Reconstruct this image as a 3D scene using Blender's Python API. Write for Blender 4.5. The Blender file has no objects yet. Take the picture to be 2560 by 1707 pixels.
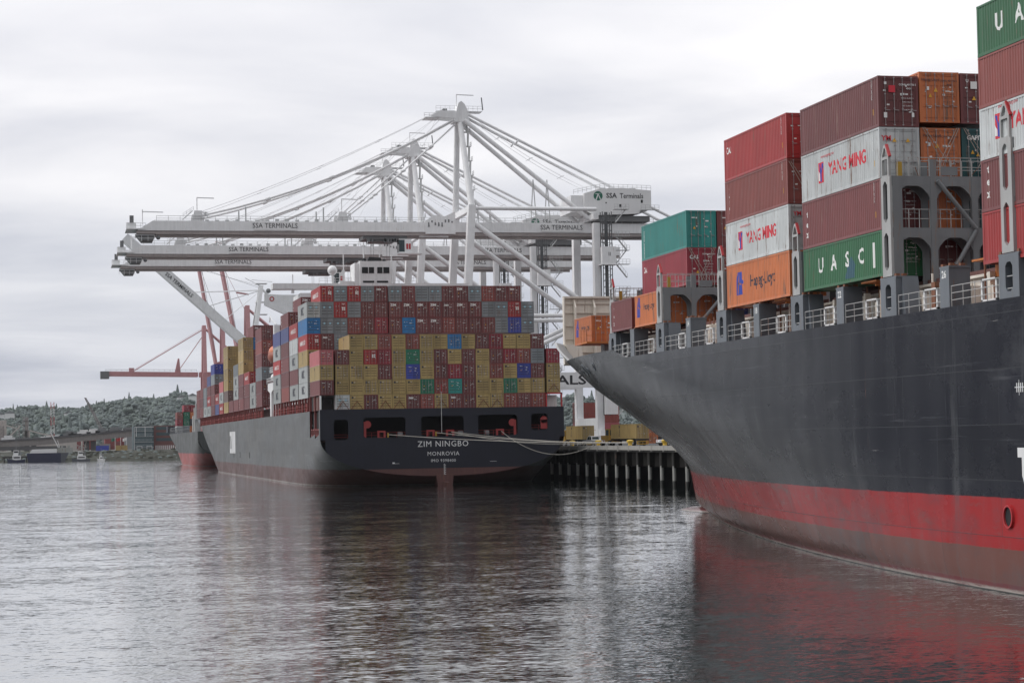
import bpy, bmesh, math, random
from mathutils import Vector, Matrix
random.seed(7)
S = bpy.context.scene
# ------------------------------------------------------------------ camera
def look_matrix():
    # columns: right, up, back.  Yaw 12.9 deg to the right of the quay line, 2.7 deg up, about 1 deg of roll
    r = Vector((0.97476885, -0.22254700, -0.01727769)); d = Vector((-0.00619852, 0.05038618, -0.99871057)); f = Vector((0.2231306, 0.97361905, 0.04773542))
    return Matrix(((r.x, -d.x, -f.x, 0), (r.y, -d.y, -f.y, 0), (r.z, -d.z, -f.z, 8.0), (0, 0, 0, 1)))
cd = bpy.data.cameras.new('camera'); cam = bpy.data.objects.new('camera', cd); S.collection.objects.link(cam)
cam.matrix_world = look_matrix()
cd.sensor_width = 36; cd.lens = 71.06; cd.clip_start = 0.5; cd.clip_end = 12000
S.camera = cam
# ------------------------------------------------------------------ world, sun, exposure
W = bpy.data.worlds.new('World'); S.world = W; W.use_nodes = True
nt = W.node_tree; nt.nodes.clear(); L = nt.links.new
def wn(t, **k):
    n = nt.nodes.new(t)
    for a, b in k.items(): setattr(n, a, b)
    return n
def wm(op, a, b=None, c=None, clamp=False):
    n = wn('ShaderNodeMath', operation=op, use_clamp=clamp)
    for i, v in enumerate((a, b, c)):
        if v is None: continue
        if isinstance(v, (int, float)): n.inputs[i].default_value = v
        else: L(v, n.inputs[i])
    return n.outputs[0]
out = wn('ShaderNodeOutputWorld'); bg = wn('ShaderNodeBackground'); bg.inputs[1].default_value = 1.07
tc = wn('ShaderNodeTexCoord'); sep = wn('ShaderNodeSeparateXYZ'); L(tc.outputs['Generated'], sep.inputs[0])
up = wm('MAXIMUM', sep.outputs[2], 0.0)
sky = wn('ShaderNodeTexSky'); sky.sky_type = 'NISHITA'; sky.sun_disc = False; sky.sun_elevation = math.radians(40); sky.sun_rotation = math.radians(-72); sky.air_density = 1.0; sky.dust_density = 3.0
sk = wn('ShaderNodeVectorMath', operation='SCALE'); L(sky.outputs[0], sk.inputs[0]); sk.inputs['Scale'].default_value = 0.09
# cloud deck seen in perspective: direction divided by its height
dv = wm('ADD', up, 0.075)
cx = wm('DIVIDE', sep.outputs[0], dv); cy = wm('DIVIDE', sep.outputs[1], dv)
cmb = wn('ShaderNodeCombineXYZ'); L(cx, cmb.inputs[0]); L(cy, cmb.inputs[1])
n1 = wn('ShaderNodeTexNoise'); L(cmb.outputs[0], n1.inputs['Vector']); n1.inputs['Scale'].default_value = 0.95; n1.inputs['Detail'].default_value = 7; n1.inputs['Roughness'].default_value = 0.5; n1.inputs['Distortion'].default_value = 0.35
n2 = wn('ShaderNodeTexNoise'); L(cmb.outputs[0], n2.inputs['Vector']); n2.inputs['Scale'].default_value = 0.30; n2.inputs['Detail'].default_value = 4
nm = wm('ADD', wm('MULTIPLY', n1.outputs[0], 0.62), wm('MULTIPLY', n2.outputs[0], 0.38))
cr = wn('ShaderNodeMapRange'); cr.inputs[1].default_value = 0.38; cr.inputs[2].default_value = 0.60; cr.inputs[3].default_value = 0.0; cr.inputs[4].default_value = 1.0; L(nm, cr.inputs[0])
lum = wn('ShaderNodeValToRGB'); L(up, lum.inputs[0]); e = lum.color_ramp.elements
e[0].position = 0.0; e[0].color = (0.68, 0.70, 0.76, 1); e[1].position = 1.0; e[1].color = (1.65, 1.65, 1.68, 1)
for p, c in ((0.04, (0.69, 0.71, 0.77, 1)), (0.085, (0.82, 0.83, 0.87, 1)), (0.13, (0.92, 0.915, 0.94, 1)), (0.22, (1.0, 0.99, 1.01, 1)), (0.40, (1.55, 1.55, 1.58, 1))):
    q = e.new(p); q.color = c
shade = wn('ShaderNodeMixRGB'); shade.blend_type = 'MULTIPLY'; shade.inputs[0].default_value = 1.0
tint = wn('ShaderNodeMixRGB'); L(cr.outputs[0], tint.inputs[0]); tint.inputs[1].default_value = (0.72, 0.74, 0.79, 1); tint.inputs[2].default_value = (1.05, 1.045, 1.04, 1)
L(lum.outputs[0], shade.inputs[1]); L(tint.outputs[0], shade.inputs[2])
mx = wn('ShaderNodeMixRGB'); mx.inputs[0].default_value = 0.93; L(sk.outputs[0], mx.inputs[1]); L(shade.outputs[0], mx.inputs[2])
# the overcast is thinner ahead of the camera and to the left, where the sun hides, and heavy behind it
az = wm('ADD', wm('MULTIPLY', sep.outputs[1], 0.80), wm('MULTIPLY', sep.outputs[0], -0.35))
azr = wn('ShaderNodeMapRange'); azr.interpolation_type = 'SMOOTHSTEP'; azr.inputs[1].default_value = -0.6; azr.inputs[2].default_value = 0.62; azr.inputs[3].default_value = 0.50; azr.inputs[4].default_value = 1.0; L(az, azr.inputs[0])
dirn = wn('ShaderNodeVectorMath', operation='SCALE'); L(mx.outputs[0], dirn.inputs[0]); L(azr.outputs[0], dirn.inputs['Scale']); L(dirn.outputs[0], bg.inputs[0]); L(bg.outputs[0], out.inputs[0])
sd = bpy.data.lights.new('sun', 'SUN'); sd.energy = 1.3; sd.angle = math.radians(35); sd.color = (1, 0.98, 0.95)
so = bpy.data.objects.new('sun', sd); S.collection.objects.link(so)
# sun behind cloud on the left: the ship sides are lighter than the sterns and container doors
so.rotation_euler = (math.radians(50), 0, math.radians(-108))
S.view_settings.view_transform = 'Standard'; S.view_settings.look = 'None'; S.view_settings.exposure = 0.0; S.view_settings.gamma = 1.0
# ------------------------------------------------------------------ materials
MATS = {}
def rgb(c): return (c[0], c[1], c[2], 1)
def mat(name, col, rough=0.5, metal=0.0, wear=0.0, wearcol=(0.22, 0.1, 0.06), streak=0.12, var=0.0, spec=0.5, nscale=0.6, bump=0.0):
    """painted / plain surface: noise tone, vertical run-off streaks, patches of wear"""
    if name in MATS: return MATS[name]
    m = bpy.data.materials.new(name); m.use_nodes = True; t = m.node_tree; t.nodes.clear(); K = t.links.new
    o = t.nodes.new('ShaderNodeOutputMaterial'); b = t.nodes.new('ShaderNodeBsdfPrincipled'); K(b.outputs[0], o.inputs[0])
    b.inputs['Roughness'].default_value = rough; b.inputs['Metallic'].default_value = metal; b.inputs['Specular IOR Level'].default_value = spec
    g = t.nodes.new('ShaderNodeNewGeometry')
    mp = t.nodes.new('ShaderNodeMapping'); mp.inputs['Scale'].default_value = (2.2, 2.2, 0.18); K(g.outputs['Position'], mp.inputs[0])
    s1 = t.nodes.new('ShaderNodeTexNoise'); s1.inputs['Scale'].default_value = 1.0; s1.inputs['Detail'].default_value = 5; K(mp.outputs[0], s1.inputs['Vector'])
    s2 = t.nodes.new('ShaderNodeTexNoise'); s2.inputs['Scale'].default_value = nscale; s2.inputs['Detail'].default_value = 6; K(g.outputs['Position'], s2.inputs['Vector'])
    ad = t.nodes.new('ShaderNodeMath'); ad.operation = 'ADD'; K(s1.outputs[0], ad.inputs[0]); K(s2.outputs[0], ad.inputs[1])
    mr = t.nodes.new('ShaderNodeMapRange'); mr.inputs[1].default_value = 0.6; mr.inputs[2].default_value = 1.4; mr.inputs[3].default_value = 1 - streak; mr.inputs[4].default_value = 1 + streak; K(ad.outputs[0], mr.inputs[0])
    v = t.nodes.new('ShaderNodeVectorMath'); v.operation = 'SCALE'; v.inputs[0].default_value = col; K(mr.outputs[0], v.inputs['Scale'])
    last = v.outputs[0]
    if var:
        oi = t.nodes.new('ShaderNodeObjectInfo'); r2 = t.nodes.new('ShaderNodeMapRange'); r2.inputs[3].default_value = 1 - var; r2.inputs[4].default_value = 1 + var; K(oi.outputs['Random'], r2.inputs[0])
        v2 = t.nodes.new('ShaderNodeVectorMath'); v2.operation = 'SCALE'; K(last, v2.inputs[0]); K(r2.outputs[0], v2.inputs['Scale']); last = v2.outputs[0]
    if wear:
        w = t.nodes.new('ShaderNodeTexNoise'); w.inputs['Scale'].default_value = 1.7; w.inputs['Detail'].default_value = 9; w.inputs['Roughness'].default_value = 0.7; K(mp.outputs[0], w.inputs['Vector'])
        wr = t.nodes.new('ShaderNodeMapRange'); wr.inputs[1].default_value = 0.66 - wear * 0.25; wr.inputs[2].default_value = 0.74 - wear * 0.2; K(w.outputs[0], wr.inputs[0])
        mxx = t.nodes.new('ShaderNodeMixRGB'); K(wr.outputs[0], mxx.inputs[0]); K(last, mxx.inputs[1]); mxx.inputs[2].default_value = rgb(wearcol); last = mxx.outputs[0]
    K(last, b.inputs['Base Color'])
    if bump:
        bn = t.nodes.new('ShaderNodeBump'); bn.inputs['Strength'].default_value = bump; K(s2.outputs[0], bn.inputs['Height']); K(bn.outputs[0], b.inputs['Normal'])
    MATS[name] = m; return m
# ------------------------------------------------------------------ mesh builder
COL = S.collection
class MB:
    def __init__(s): s.v = []; s.f = []; s.m = []; s.sm = []
    def add(s, vs, fs, m=0, sm=False):
        o = len(s.v); s.v += [tuple(p) for p in vs]
        for f in fs: s.f.append([i + o for i in f]); s.m.append(m); s.sm.append(sm)
        return s
    def box(s, x0, x1, y0, y1, z0, z1, m=0):
        return s.add([(x0,y0,z0),(x1,y0,z0),(x1,y1,z0),(x0,y1,z0),(x0,y0,z1),(x1,y0,z1),(x1,y1,z1),(x0,y1,z1)],
                     [(0,3,2,1),(4,5,6,7),(0,1,5,4),(1,2,6,5),(2,3,7,6),(3,0,4,7)], m)
    def prism(s, poly, ax, a0, a1, m=0):
        """polygon of 2-D points extruded along axis ax ('x': pts are (y,z), 'y': (x,z), 'z': (x,y))"""
        n = len(poly)
        def P(p, a): return (a, p[0], p[1]) if ax == 'x' else ((p[0], a, p[1]) if ax == 'y' else (p[0], p[1], a))
        vs = [P(p, a0) for p in poly] + [P(p, a1) for p in poly]
        fs = [list(range(n))[::-1], list(range(n, 2 * n))] + [(i, (i + 1) % n, n + (i + 1) % n, n + i) for i in range(n)]
        return s.add(vs, fs, m)
    def frame(s, poly, hole, ax, a0, a1, m=0):
        """ring between two loops of equal length, extruded"""
        n = len(poly)
        def P(p, a): return (a, p[0], p[1]) if ax == 'x' else ((p[0], a, p[1]) if ax == 'y' else (p[0], p[1], a))
        vs = [P(p, a) for a in (a0, a1) for L_ in (poly, hole) for p in L_]
        fs = []
        for i in range(n):
            j = (i + 1) % n
            fs += [(i, j, n + j, n + i), (2*n + i, 3*n + i, 3*n + j, 2*n + j), (i, 2*n + i, 2*n + j, j), (n + i, n + j, 3*n + j, 3*n + i)]
        return s.add(vs, fs, m)
    def tube(s, p, q, r, n=8, m=0, r2=None):
        p = Vector(p); q = Vector(q); d = (q - p)
        if d.length < 1e-6: return s
        d.normalize(); u = d.orthogonal().normalized(); w = d.cross(u); r2 = r if r2 is None else r2
        vs = [p + (u * math.cos(2*math.pi*i/n) + w * math.sin(2*math.pi*i/n)) * r for i in range(n)] + [q + (u * math.cos(2*math.pi*i/n) + w * math.sin(2*math.pi*i/n)) * r2 for i in range(n)]
        s.add(vs, [(i, (i+1) % n, n + (i+1) % n, n + i) for i in range(n)], m, n > 5)
        return s.add(vs, [list(range(n))[::-1], list(range(n, 2*n))], m)
    def path(s, pts, r, n=6, m=0):
        for a, b in zip(pts, pts[1:]): s.tube(a, b, r, n, m)
        return s
    def bar(s, p, q, w, h, m=0, up=(0, 0, 1)):
        p = Vector(p); q = Vector(q); d = (q - p).normalized(); u = Vector(up); sx = d.cross(u)
        if sx.length < 1e-4: sx = d.cross(Vector((0, 1, 0)))
        sx.normalize(); sy = sx.cross(d); w /= 2; h /= 2
        vs = [e + sx * a * w + sy * b * h for e in (p, q) for a, b in ((-1,-1),(1,-1),(1,1),(-1,1))]
        return s.add(vs, [(0,3,2,1),(4,5,6,7),(0,1,5,4),(1,2,6,5),(2,3,7,6),(3,0,4,7)], m)
    def ball(s, c, r, n=10, k=6, m=0, sc=(1, 1, 1)):
        vs = [(c[0], c[1], c[2] - r * sc[2])]
        for i in range(1, k):
            t = math.pi * i / k
            for j in range(n): vs.append((c[0] + r*sc[0]*math.sin(t)*math.cos(2*math.pi*j/n), c[1] + r*sc[1]*math.sin(t)*math.sin(2*math.pi*j/n), c[2] - r*sc[2]*math.cos(t)))
        vs.append((c[0], c[1], c[2] + r * sc[2])); e = len(vs) - 1; fs = []
        for j in range(n):
            j2 = (j + 1) % n; fs.append((0, 1 + j2, 1 + j)); fs.append((e, 1 + (k-2)*n + j, 1 + (k-2)*n + j2))
            for i in range(k - 2): fs.append((1 + i*n + j, 1 + i*n + j2, 1 + (i+1)*n + j2, 1 + (i+1)*n + j))
        return s.add(vs, fs, m, True)
    def rail(s, p, q, h=1.1, r=0.03, step=1.8, m=0, rows=2, n=4):
        p = Vector(p); q = Vector(q); L_ = (q - p).length; k = max(1, int(L_ / step))
        for i in range(k + 1):
            a = p.lerp(q, i / k); s.tube(a, a + Vector((0, 0, h)), r, n, m)
        for j in range(rows):
            z = Vector((0, 0, h * (j + 1) / rows)); s.tube(p + z, q + z, r, n, m)
        return s
    def mesh(s, name, mats, org=(0, 0, 0)):
        me = bpy.data.meshes.new(name); o = Vector(org)
        me.from_pydata([(a - o.x, b - o.y, c - o.z) for a, b, c in s.v], [], s.f); me.update()
        for m in (mats if isinstance(mats, (list, tuple)) else [mats]): me.materials.append(m)
        me.polygons.foreach_set('material_index', s.m); me.polygons.foreach_set('use_smooth', s.sm)
        bm = bmesh.new(); bm.from_mesh(me); bmesh.ops.recalc_face_normals(bm, faces=bm.faces); bm.to_mesh(me); bm.free()
        return me
ORG = {}
def link(name, me, parent=None, org=(0, 0, 0)):
    o = bpy.data.objects.new(name, me); COL.objects.link(o); ORG[o] = Vector(org)
    if parent is not None: o.parent = parent; o.location = Vector(org) - ORG.get(parent, Vector())
    else: o.location = org
    return o
def part(mb, name, mats, parent, org=None, label=None):
    org = tuple(ORG[parent]) if org is None else org
    o = link(name, mb.mesh(name, mats, org), parent, org)
    if label: o['label'] = label
    return o
def thing(mb, name, mats, org, label, cat, group=None):
    """top-level object: mesh if mb is given, else an Empty at its base"""
    o = link(name, mb.mesh(name, mats, org) if mb else None, None, org)
    o['label'] = label; o['category'] = cat
    if group: o['group'] = group
    return o
def struct(mb, name, mats, org=(0, 0, 0), kind='structure'):
    o = link(name, mb.mesh(name, mats, org), None, org); o['kind'] = kind; return o
# ------------------------------------------------------------------ lettering
TXT = {}
def text_mesh(s, size, bold=0.0, sx=1.0, fill=True, spacing=1.0):
    key = (s, size, bold, sx, spacing)
    if key in TXT: return TXT[key]
    cu = bpy.data.curves.new('lettering', 'FONT'); cu.body = s; cu.size = size; cu.align_x = 'CENTER'; cu.align_y = 'CENTER'; cu.offset = bold * size; cu.space_character = spacing; cu.resolution_u = 2
    o = bpy.data.objects.new('lettering', cu); COL.objects.link(o)
    dg = bpy.context.evaluated_depsgraph_get(); dg.update()
    me = bpy.data.meshes.new_from_object(o.evaluated_get(dg)); bpy.data.objects.remove(o)
    me.materials.clear()
    for v in me.vertices: v.co.x *= sx
    TXT[key] = me; return me
SIDE = Matrix(((0, 0, -1), (-1, 0, 0), (0, 1, 0)))      # text plane facing -X (port side), reading towards -Y
FRONT = Matrix(((1, 0, 0), (0, 0, -1), (0, 1, 0)))     # text plane facing -Y
def lettering(s, size, pos, rot, m, parent, name='lettering', bold=0.0, sx=1.0, vertical=False, spacing=1.0, label=None):
    src = text_mesh(s, size, bold, sx, spacing=spacing); me = src.copy(); me.materials.append(m)
    R = rot.copy()
    if vertical: R = R @ Matrix.Rotation(math.radians(-90), 3, 'Z')
    for v in me.vertices: v.co = R @ v.co
    o = link(name, me, parent, pos)
    if label: o['label'] = label
    return o
ORD = ['', 'first', 'second', 'third', 'fourth', 'fifth', 'sixth', 'seventh', 'eighth', 'ninth', 'tenth', 'eleventh', 'twelfth', 'thirteenth', 'fourteenth', 'fifteenth', 'sixteenth', 'seventeenth', 'eighteenth', 'nineteenth']
def interp(tab, x):
    if x <= tab[0][0]: return tab[0][1:]
    for a, b in zip(tab, tab[1:]):
        if x <= b[0]:
            t = (x - a[0]) / (b[0] - a[0]); return tuple(p + (q - p) * t for p, q in zip(a[1:], b[1:]))
    return tab[-1][1:]
# ------------------------------------------------------------------ water
def water_mat():
    m = bpy.data.materials.new('harbour_water'); m.use_nodes = True; t = m.node_tree; b = t.nodes['Principled BSDF']; K = t.links.new
    b.inputs['Base Color'].default_value = (0.013, 0.027, 0.025, 1); b.inputs['Roughness'].default_value = 0.03; b.inputs['IOR'].default_value = 1.42; b.inputs['Coat Weight'].default_value = 1.0; b.inputs['Coat IOR'].default_value = 1.36; b.inputs['Coat Roughness'].default_value = 0.04
    g = t.nodes.new('ShaderNodeNewGeometry')
    # wave slopes straight from noise, so distant water keeps its ripples instead of turning into a mirror
    pn = t.nodes.new('ShaderNodeTexNoise'); pn.inputs['Scale'].default_value = 1.0; pn.inputs['Detail'].default_value = 3
    pm = t.nodes.new('ShaderNodeMapping'); pm.inputs['Scale'].default_value = (0.012, 0.03, 1); K(g.outputs['Position'], pm.inputs[0]); K(pm.outputs[0], pn.inputs['Vector'])
    pr = t.nodes.new('ShaderNodeMapRange'); pr.inputs[1].default_value = 0.35; pr.inputs[2].default_value = 0.65; pr.inputs[3].default_value = 0.55; pr.inputs[4].default_value = 1.1; K(pn.outputs[0], pr.inputs[0])
    h = None
    for sc, det, w in (((0.8, 2.4, 1), 1, 0.14), ((2.4, 7.5, 1), 1, 0.24), ((0.12, 0.25, 1), 1, 0.09), ((5.5, 16, 1), 0, 0.12)):
        mp = t.nodes.new('ShaderNodeMapping'); mp.inputs['Scale'].default_value = sc; mp.inputs['Rotation'].default_value = (0, 0, math.radians(12)); K(g.outputs['Position'], mp.inputs[0])
        n = t.nodes.new('ShaderNodeTexNoise'); n.inputs['Scale'].default_value = 1.0; n.inputs['Detail'].default_value = det; n.inputs['Roughness'].default_value = 0.5; K(mp.outputs[0], n.inputs['Vector'])
        su = t.nodes.new('ShaderNodeVectorMath'); su.operation = 'SUBTRACT'; su.inputs[1].default_value = (0.5, 0.5, 0.5); K(n.outputs['Color'], su.inputs[0])
        mu = t.nodes.new('ShaderNodeVectorMath'); mu.operation = 'MULTIPLY'; mu.inputs[1].default_value = (w * .6, w, 0); K(su.outputs[0], mu.inputs[0])
        if h is None: h = mu.outputs[0]
        else:
            a = t.nodes.new('ShaderNodeVectorMath'); a.operation = 'ADD'; K(h, a.inputs[0]); K(mu.outputs[0], a.inputs[1]); h = a.outputs[0]
    hm = t.nodes.new('ShaderNodeVectorMath'); hm.operation = 'SCALE'; K(h, hm.inputs[0]); K(pr.outputs[0], hm.inputs['Scale'])
    up_ = t.nodes.new('ShaderNodeVectorMath'); up_.operation = 'ADD'; up_.inputs[1].default_value = (0, 0, 1); K(hm.outputs[0], up_.inputs[0])
    no = t.nodes.new('ShaderNodeVectorMath'); no.operation = 'NORMALIZE'; K(up_.outputs[0], no.inputs[0]); K(no.outputs[0], b.inputs['Normal']); K(no.outputs[0], b.inputs['Coat Normal'])
    return m
mb = MB(); mb.add([(-2500, -400, 0), (2500, -400, 0), (2500, 4200, 0), (-2500, 4200, 0)], [(0, 1, 2, 3)])
struct(mb, 'water', water_mat())
# ------------------------------------------------------------------ containers
KC = dict(maroon=(.155,.040,.040), rust=(.24,.055,.045), red=(.34,.026,.026), crimson=(.25,.022,.036), tan=(.37,.265,.105), grey=(.20,.22,.235), silver=(.50,.52,.52),
          blue=(.02,.15,.36), navy=(.03,.05,.20), violet=(.06,.075,.20), teal=(.025,.24,.215), green=(.02,.17,.10), orange=(.50,.145,.045), forest=(.02,.115,.045), pink=(.42,.11,.12), darkteal=(.01,.06,.065), slate=(.03,.035,.05), msc=(.36,.38,.375), cobalt=(.04,.06,.32), brown=(.15,.10,.09))
CN = dict(maroon='maroon', rust='rust brown', red='bright red', crimson='crimson', tan='tan', grey='grey', silver='white', blue='blue', navy='dark blue', violet='violet blue', teal='teal', green='dark green', orange='orange', forest='green', pink='faded red', darkteal='dark teal', slate='black', msc='light grey', cobalt='blue', brown='brown')
def cm(k): return mat('container_' + k, KC[k], 0.42, wear=0.42 if k in ('silver', 'msc', 'orange') else 0.32, wearcol=(.16,.09,.06) if k not in ('maroon', 'rust') else (.22,.12,.10), streak=0.16, var=0.2, spec=0.5, bump=.12)
M_bar = mat('locking_bar_paint', (.34, .31, .31), 0.45); M_mark = mat('white_marking', (.78, .78, .76), 0.6, streak=.05); M_dkmark = mat('dark_marking', (.03, .032, .05), 0.6)
M_yel = mat('yellow_marking', (.70, .38, .04), 0.6); M_lblue = mat('pale_blue_marking', (.30, .52, .62), 0.6); M_redmark = mat('red_marking', (.62, .03, .05), 0.6); M_bluemark = mat('blue_marking', (.03, .06, .38), 0.6)
BODY = {}
def body_mesh(kind, L_, H, fine):
    key = (kind, L_, H, fine)
    if key in BODY: return BODY[key]
    W_ = 2.438; mb = MB(); p = 0.278 if fine else 0.54
    for x in (0, W_ - .16):
        for y in (0, L_ - .16): mb.box(x, x + .16, y, y + .16, 0, H)
    for x0, x1 in ((0.0, .10), (W_ - .10, W_)):
        mb.box(x0, x1, .16, L_ - .16, 0.0, .16); mb.box(x0, x1, .16, L_ - .16, H - .10, H)
    for y0 in (0, L_ - .1): mb.box(.16, W_ - .16, y0, y0 + .1, 0, .13); mb.box(.16, W_ - .16, y0, y0 + .1, H - .13, H)
    # corner castings, slightly proud
    for x in (-.004, W_ - .166):
        for y in (-.006, L_ - .172):
            for z in (0, H - .118): mb.box(x, x + .17, y, y + .178, z - .003, z + .121)
    mb.box(.1, W_ - .1, .1, L_ - .1, H - .05, H - .02); mb.box(.1, W_ - .1, .1, L_ - .1, .05, .12)
    y = .16; prof = []
    d0, d1 = .015, .052 if fine else .06
    while y + p < L_ - .15: prof += [(y, d0), (y + p*.26, d0), (y + p*.5, d1), (y + p*.76, d1)]; y += p
    prof.append((L_ - .16, d0))
    for xs, sg in ((0, 1), (W_, -1)):
        vs = []
        for (yy, dd) in prof: vs += [(xs + sg*dd, yy, .15), (xs + sg*dd, yy, H - .09)]
        mb.add(vs, [(2*i, 2*i+2, 2*i+3, 2*i+1) for i in range(len(prof) - 1)])
    x = .16; prof = []
    while x + p < W_ - .15: prof += [(x, .015), (x + p*.26, .015), (x + p*.5, .05), (x + p*.76, .05)]; x += p
    prof.append((W_ - .16, .015)); vs = []
    for (xx, dd) in prof: vs += [(xx, L_ - dd, .12), (xx, L_ - dd, H - .12)]
    mb.add(vs, [(2*i, 2*i+2, 2*i+3, 2*i+1) for i in range(len(prof) - 1)])
    mb.box(.16, W_ - .16, .09, .1, .1, H - .1)
    me = mb.mesh('container_body', cm(kind)); BODY[key] = me; return me
DOOR = {}
def door_mesh(kind, H, side, var, fine):
    key = (kind, H, side, var, fine)
    if key in DOOR: return DOOR[key]
    r = random.Random(var * 7 + side); mb = MB(); x0, x1 = (.165, 1.212) if side == 0 else (1.226, 2.273); z0, z1 = .14, H - .14
    mb.box(x0, x1, .055, .085, z0, z1)
    fr = .07; mb.box(x0, x0 + fr, .02, .055, z0, z1); mb.box(x1 - fr, x1, .02, .055, z0, z1); mb.box(x0 + fr, x1 - fr, .02, .055, z0, z0 + fr); mb.box(x0 + fr, x1 - fr, .02, .055, z1 - fr, z1)
    nb = 4 if fine else 5
    h = (z1 - z0 - 2*fr) / nb
    for i in range(nb): mb.box(x0 + fr + .001, x1 - fr - .001, .030, .055, z0 + fr + i*h + h*.12, z0 + fr + i*h + h*.88)
    if kind in ('maroon', 'rust', 'crimson', 'red', 'pink') or fine or var % 2:
        rr = .018 if fine else .024
        if not fine:
            for fx in (.22, .78):
                xb = x0 + (x1 - x0) * fx; mb.tube((xb, -.005, z0), (xb, -.005, z1), rr, 5, 1); mb.box(xb - .05, xb + .05, -.03, .0, .95, 1.05, 1)
    if not fine:
        for i in range(1, nb): mb.box(x0 + fr, x1 - fr, .024, .03, z0 + fr + i*h - .04, z0 + fr + i*h + .04, 6)  # dark strips painting in the shade between the door ribs
        if side == 0: mb.box(1.205, 1.233, .012, .03, z0, z1, 6)
    # stencilled marks
    k = 0 if kind in ('tan', 'grey', 'silver', 'msc') else (6 if side else 3)
    for i in range(k):
        w = r.choice((.10, .16, .26)); hh = r.choice((.05, .08, .11)); xa = r.uniform(x0 + .12, x1 - w - .1); za = H * r.choice((.3, .42, .55, .62, .7, .78)) + r.uniform(-.05, .05)
        mb.box(xa, xa + w, .018, .029, za, za + hh, 2)
    if side == 0 and r.random() < .4 and k: mb.prism([(x0 + .4, H*.5), (x0 + .62, H*.5), (x0 + .51, H*.5 + .22)], 'y', .018, .029, 3)
    if kind == 'tan' and side == 0: mb.box(x0 + .12, x0 + .42, .016, .029, H*.76, H*.76 + .30, 4); mb.box(x0 + .62, x0 + .72, .018, .029, H*.80, H*.85, 2)
    if kind == 'tan' and side == 1 and var == 1: mb.box(x0 + .35, x0 + .45, .018, .029, H*.3, H*.34, 2)
    if kind == 'red' and side == 1:
        for a in (0, .36):
            for b in (0, .32): mb.box(x0 + .22 + a, x0 + .50 + a, .016, .029, H*.46 + b, H*.46 + .24 + b, 2)
        mb.box(x0 + .2, x0 + .8, .016, .029, H*.86, H*.89, 2)
    if kind in ('grey', 'msc', 'violet', 'silver', 'navy') and var != 0: mb.box(x0 + .38, x0 + .70, .016, .029, H*.60, H*.71, 5)
    me = mb.mesh('door', [cm(kind), M_bar, M_mark, M_yel, M_dkmark, M_lblue, mat('door_gasket_and_shade', (.035, .028, .025), .7)]); DOOR[key] = me; return me
def bars_near(o, H):
    for d in [c for c in o.children if c.name.startswith('door')]:
        side = d['leaf']
        for fx in (.24, .76):
            x0 = .165 if side == 0 else 1.226; xb = x0 + 1.047 * fx
            mb = MB(); mb.tube((xb, -.012, .06), (xb, -.012, H - .06), .017, 6)
            for z in (.10, H*.36, H*.64, H - .10): mb.box(xb - .045, xb + .045, -.03, .02, z - .03, z + .03)
            mb.bar((xb, -.03, .95), (xb + .28, -.035, .93), .02, .035)
            k = ('bar', H, side, fx)
            if k not in DOOR: DOOR[k] = mb.mesh('locking_bar', M_bar)
            link('locking_bar', DOOR[k], d)
        if 'leaf' in d: del d['leaf']
def container(kind, x, y, z, L_, H, label, group, fine=False, doors=True, var=None):
    o = link('shipping_container', body_mesh(kind, L_, H, fine), None, (x, y, z)); ORG[o] = Vector((0, 0, 0))
    o['label'] = label; o['category'] = 'shipping container'; o['group'] = group
    if doors:
        v = random.randrange(3) if var is None else var
        for s in (0, 1):
            d = link('door', door_mesh(kind, H, s, v, fine), o)
            if fine: d['leaf'] = s
        if fine: bars_near(o, H)
    return o
def corr(me, L_, fine=True):
    """press a text mesh (facing -X, y measured along the side) into the corrugations"""
    p = 0.278; bm = bmesh.new(); bm.from_mesh(me); brk = []; y = .16
    while y + p < L_ - .15: brk += [y, y + p*.26, y + p*.5, y + p*.76]; y += p
    lo = min(v.co.y for v in bm.verts); hi = max(v.co.y for v in bm.verts)
    for b in brk:
        if lo < b < hi: bmesh.ops.bisect_plane(bm, geom=bm.verts[:] + bm.edges[:] + bm.faces[:], plane_co=(0, b, 0), plane_no=(0, 1, 0), dist=1e-5)
    for v in bm.verts:
        t = ((v.co.y - .16) % p) / p; d = .015
        if t > .76: d = .052 - (t - .76) / .24 * .037
        elif t > .5: d = .052
        elif t > .26: d = .015 + (t - .26) / .24 * .037
        v.co.x += d - .006
    bm.to_mesh(me); bm.free()
def side_text(o, s, size, yc, zc, L_, m, bold=0.0, sx=1.0, vertical=False, press=True, spacing=1.0, name='lettering'):
    src = text_mesh(s, size, bold, sx, spacing=spacing); me = src.copy(); me.materials.append(m); R = SIDE.copy()
    if vertical: R = R @ Matrix.Rotation(math.radians(-90), 3, 'Z')
    for v in me.vertices: v.co = R @ v.co + Vector((0 if press else .004, yc, zc))
    if press: corr(me, L_)
    return link(name, me, o)
def stacked_text(o, chars, size, yc, ztop, dz, m, L_, press=True):
    for i, c in enumerate(chars): side_text(o, c, size, yc, ztop - i*dz, L_, m, bold=.02, press=press)
def side_patch(o, poly, m, L_, name='emblem'):
    """flat painted shape on the corrugated side; poly in (y, z)"""
    bm = bmesh.new(); bm.faces.new([bm.verts.new((0, a, b)) for a, b in poly]); me = bpy.data.meshes.new(name); bm.to_mesh(me); bm.free(); me.materials.append(m); corr(me, L_)
    return link(name, me, o)
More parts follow.
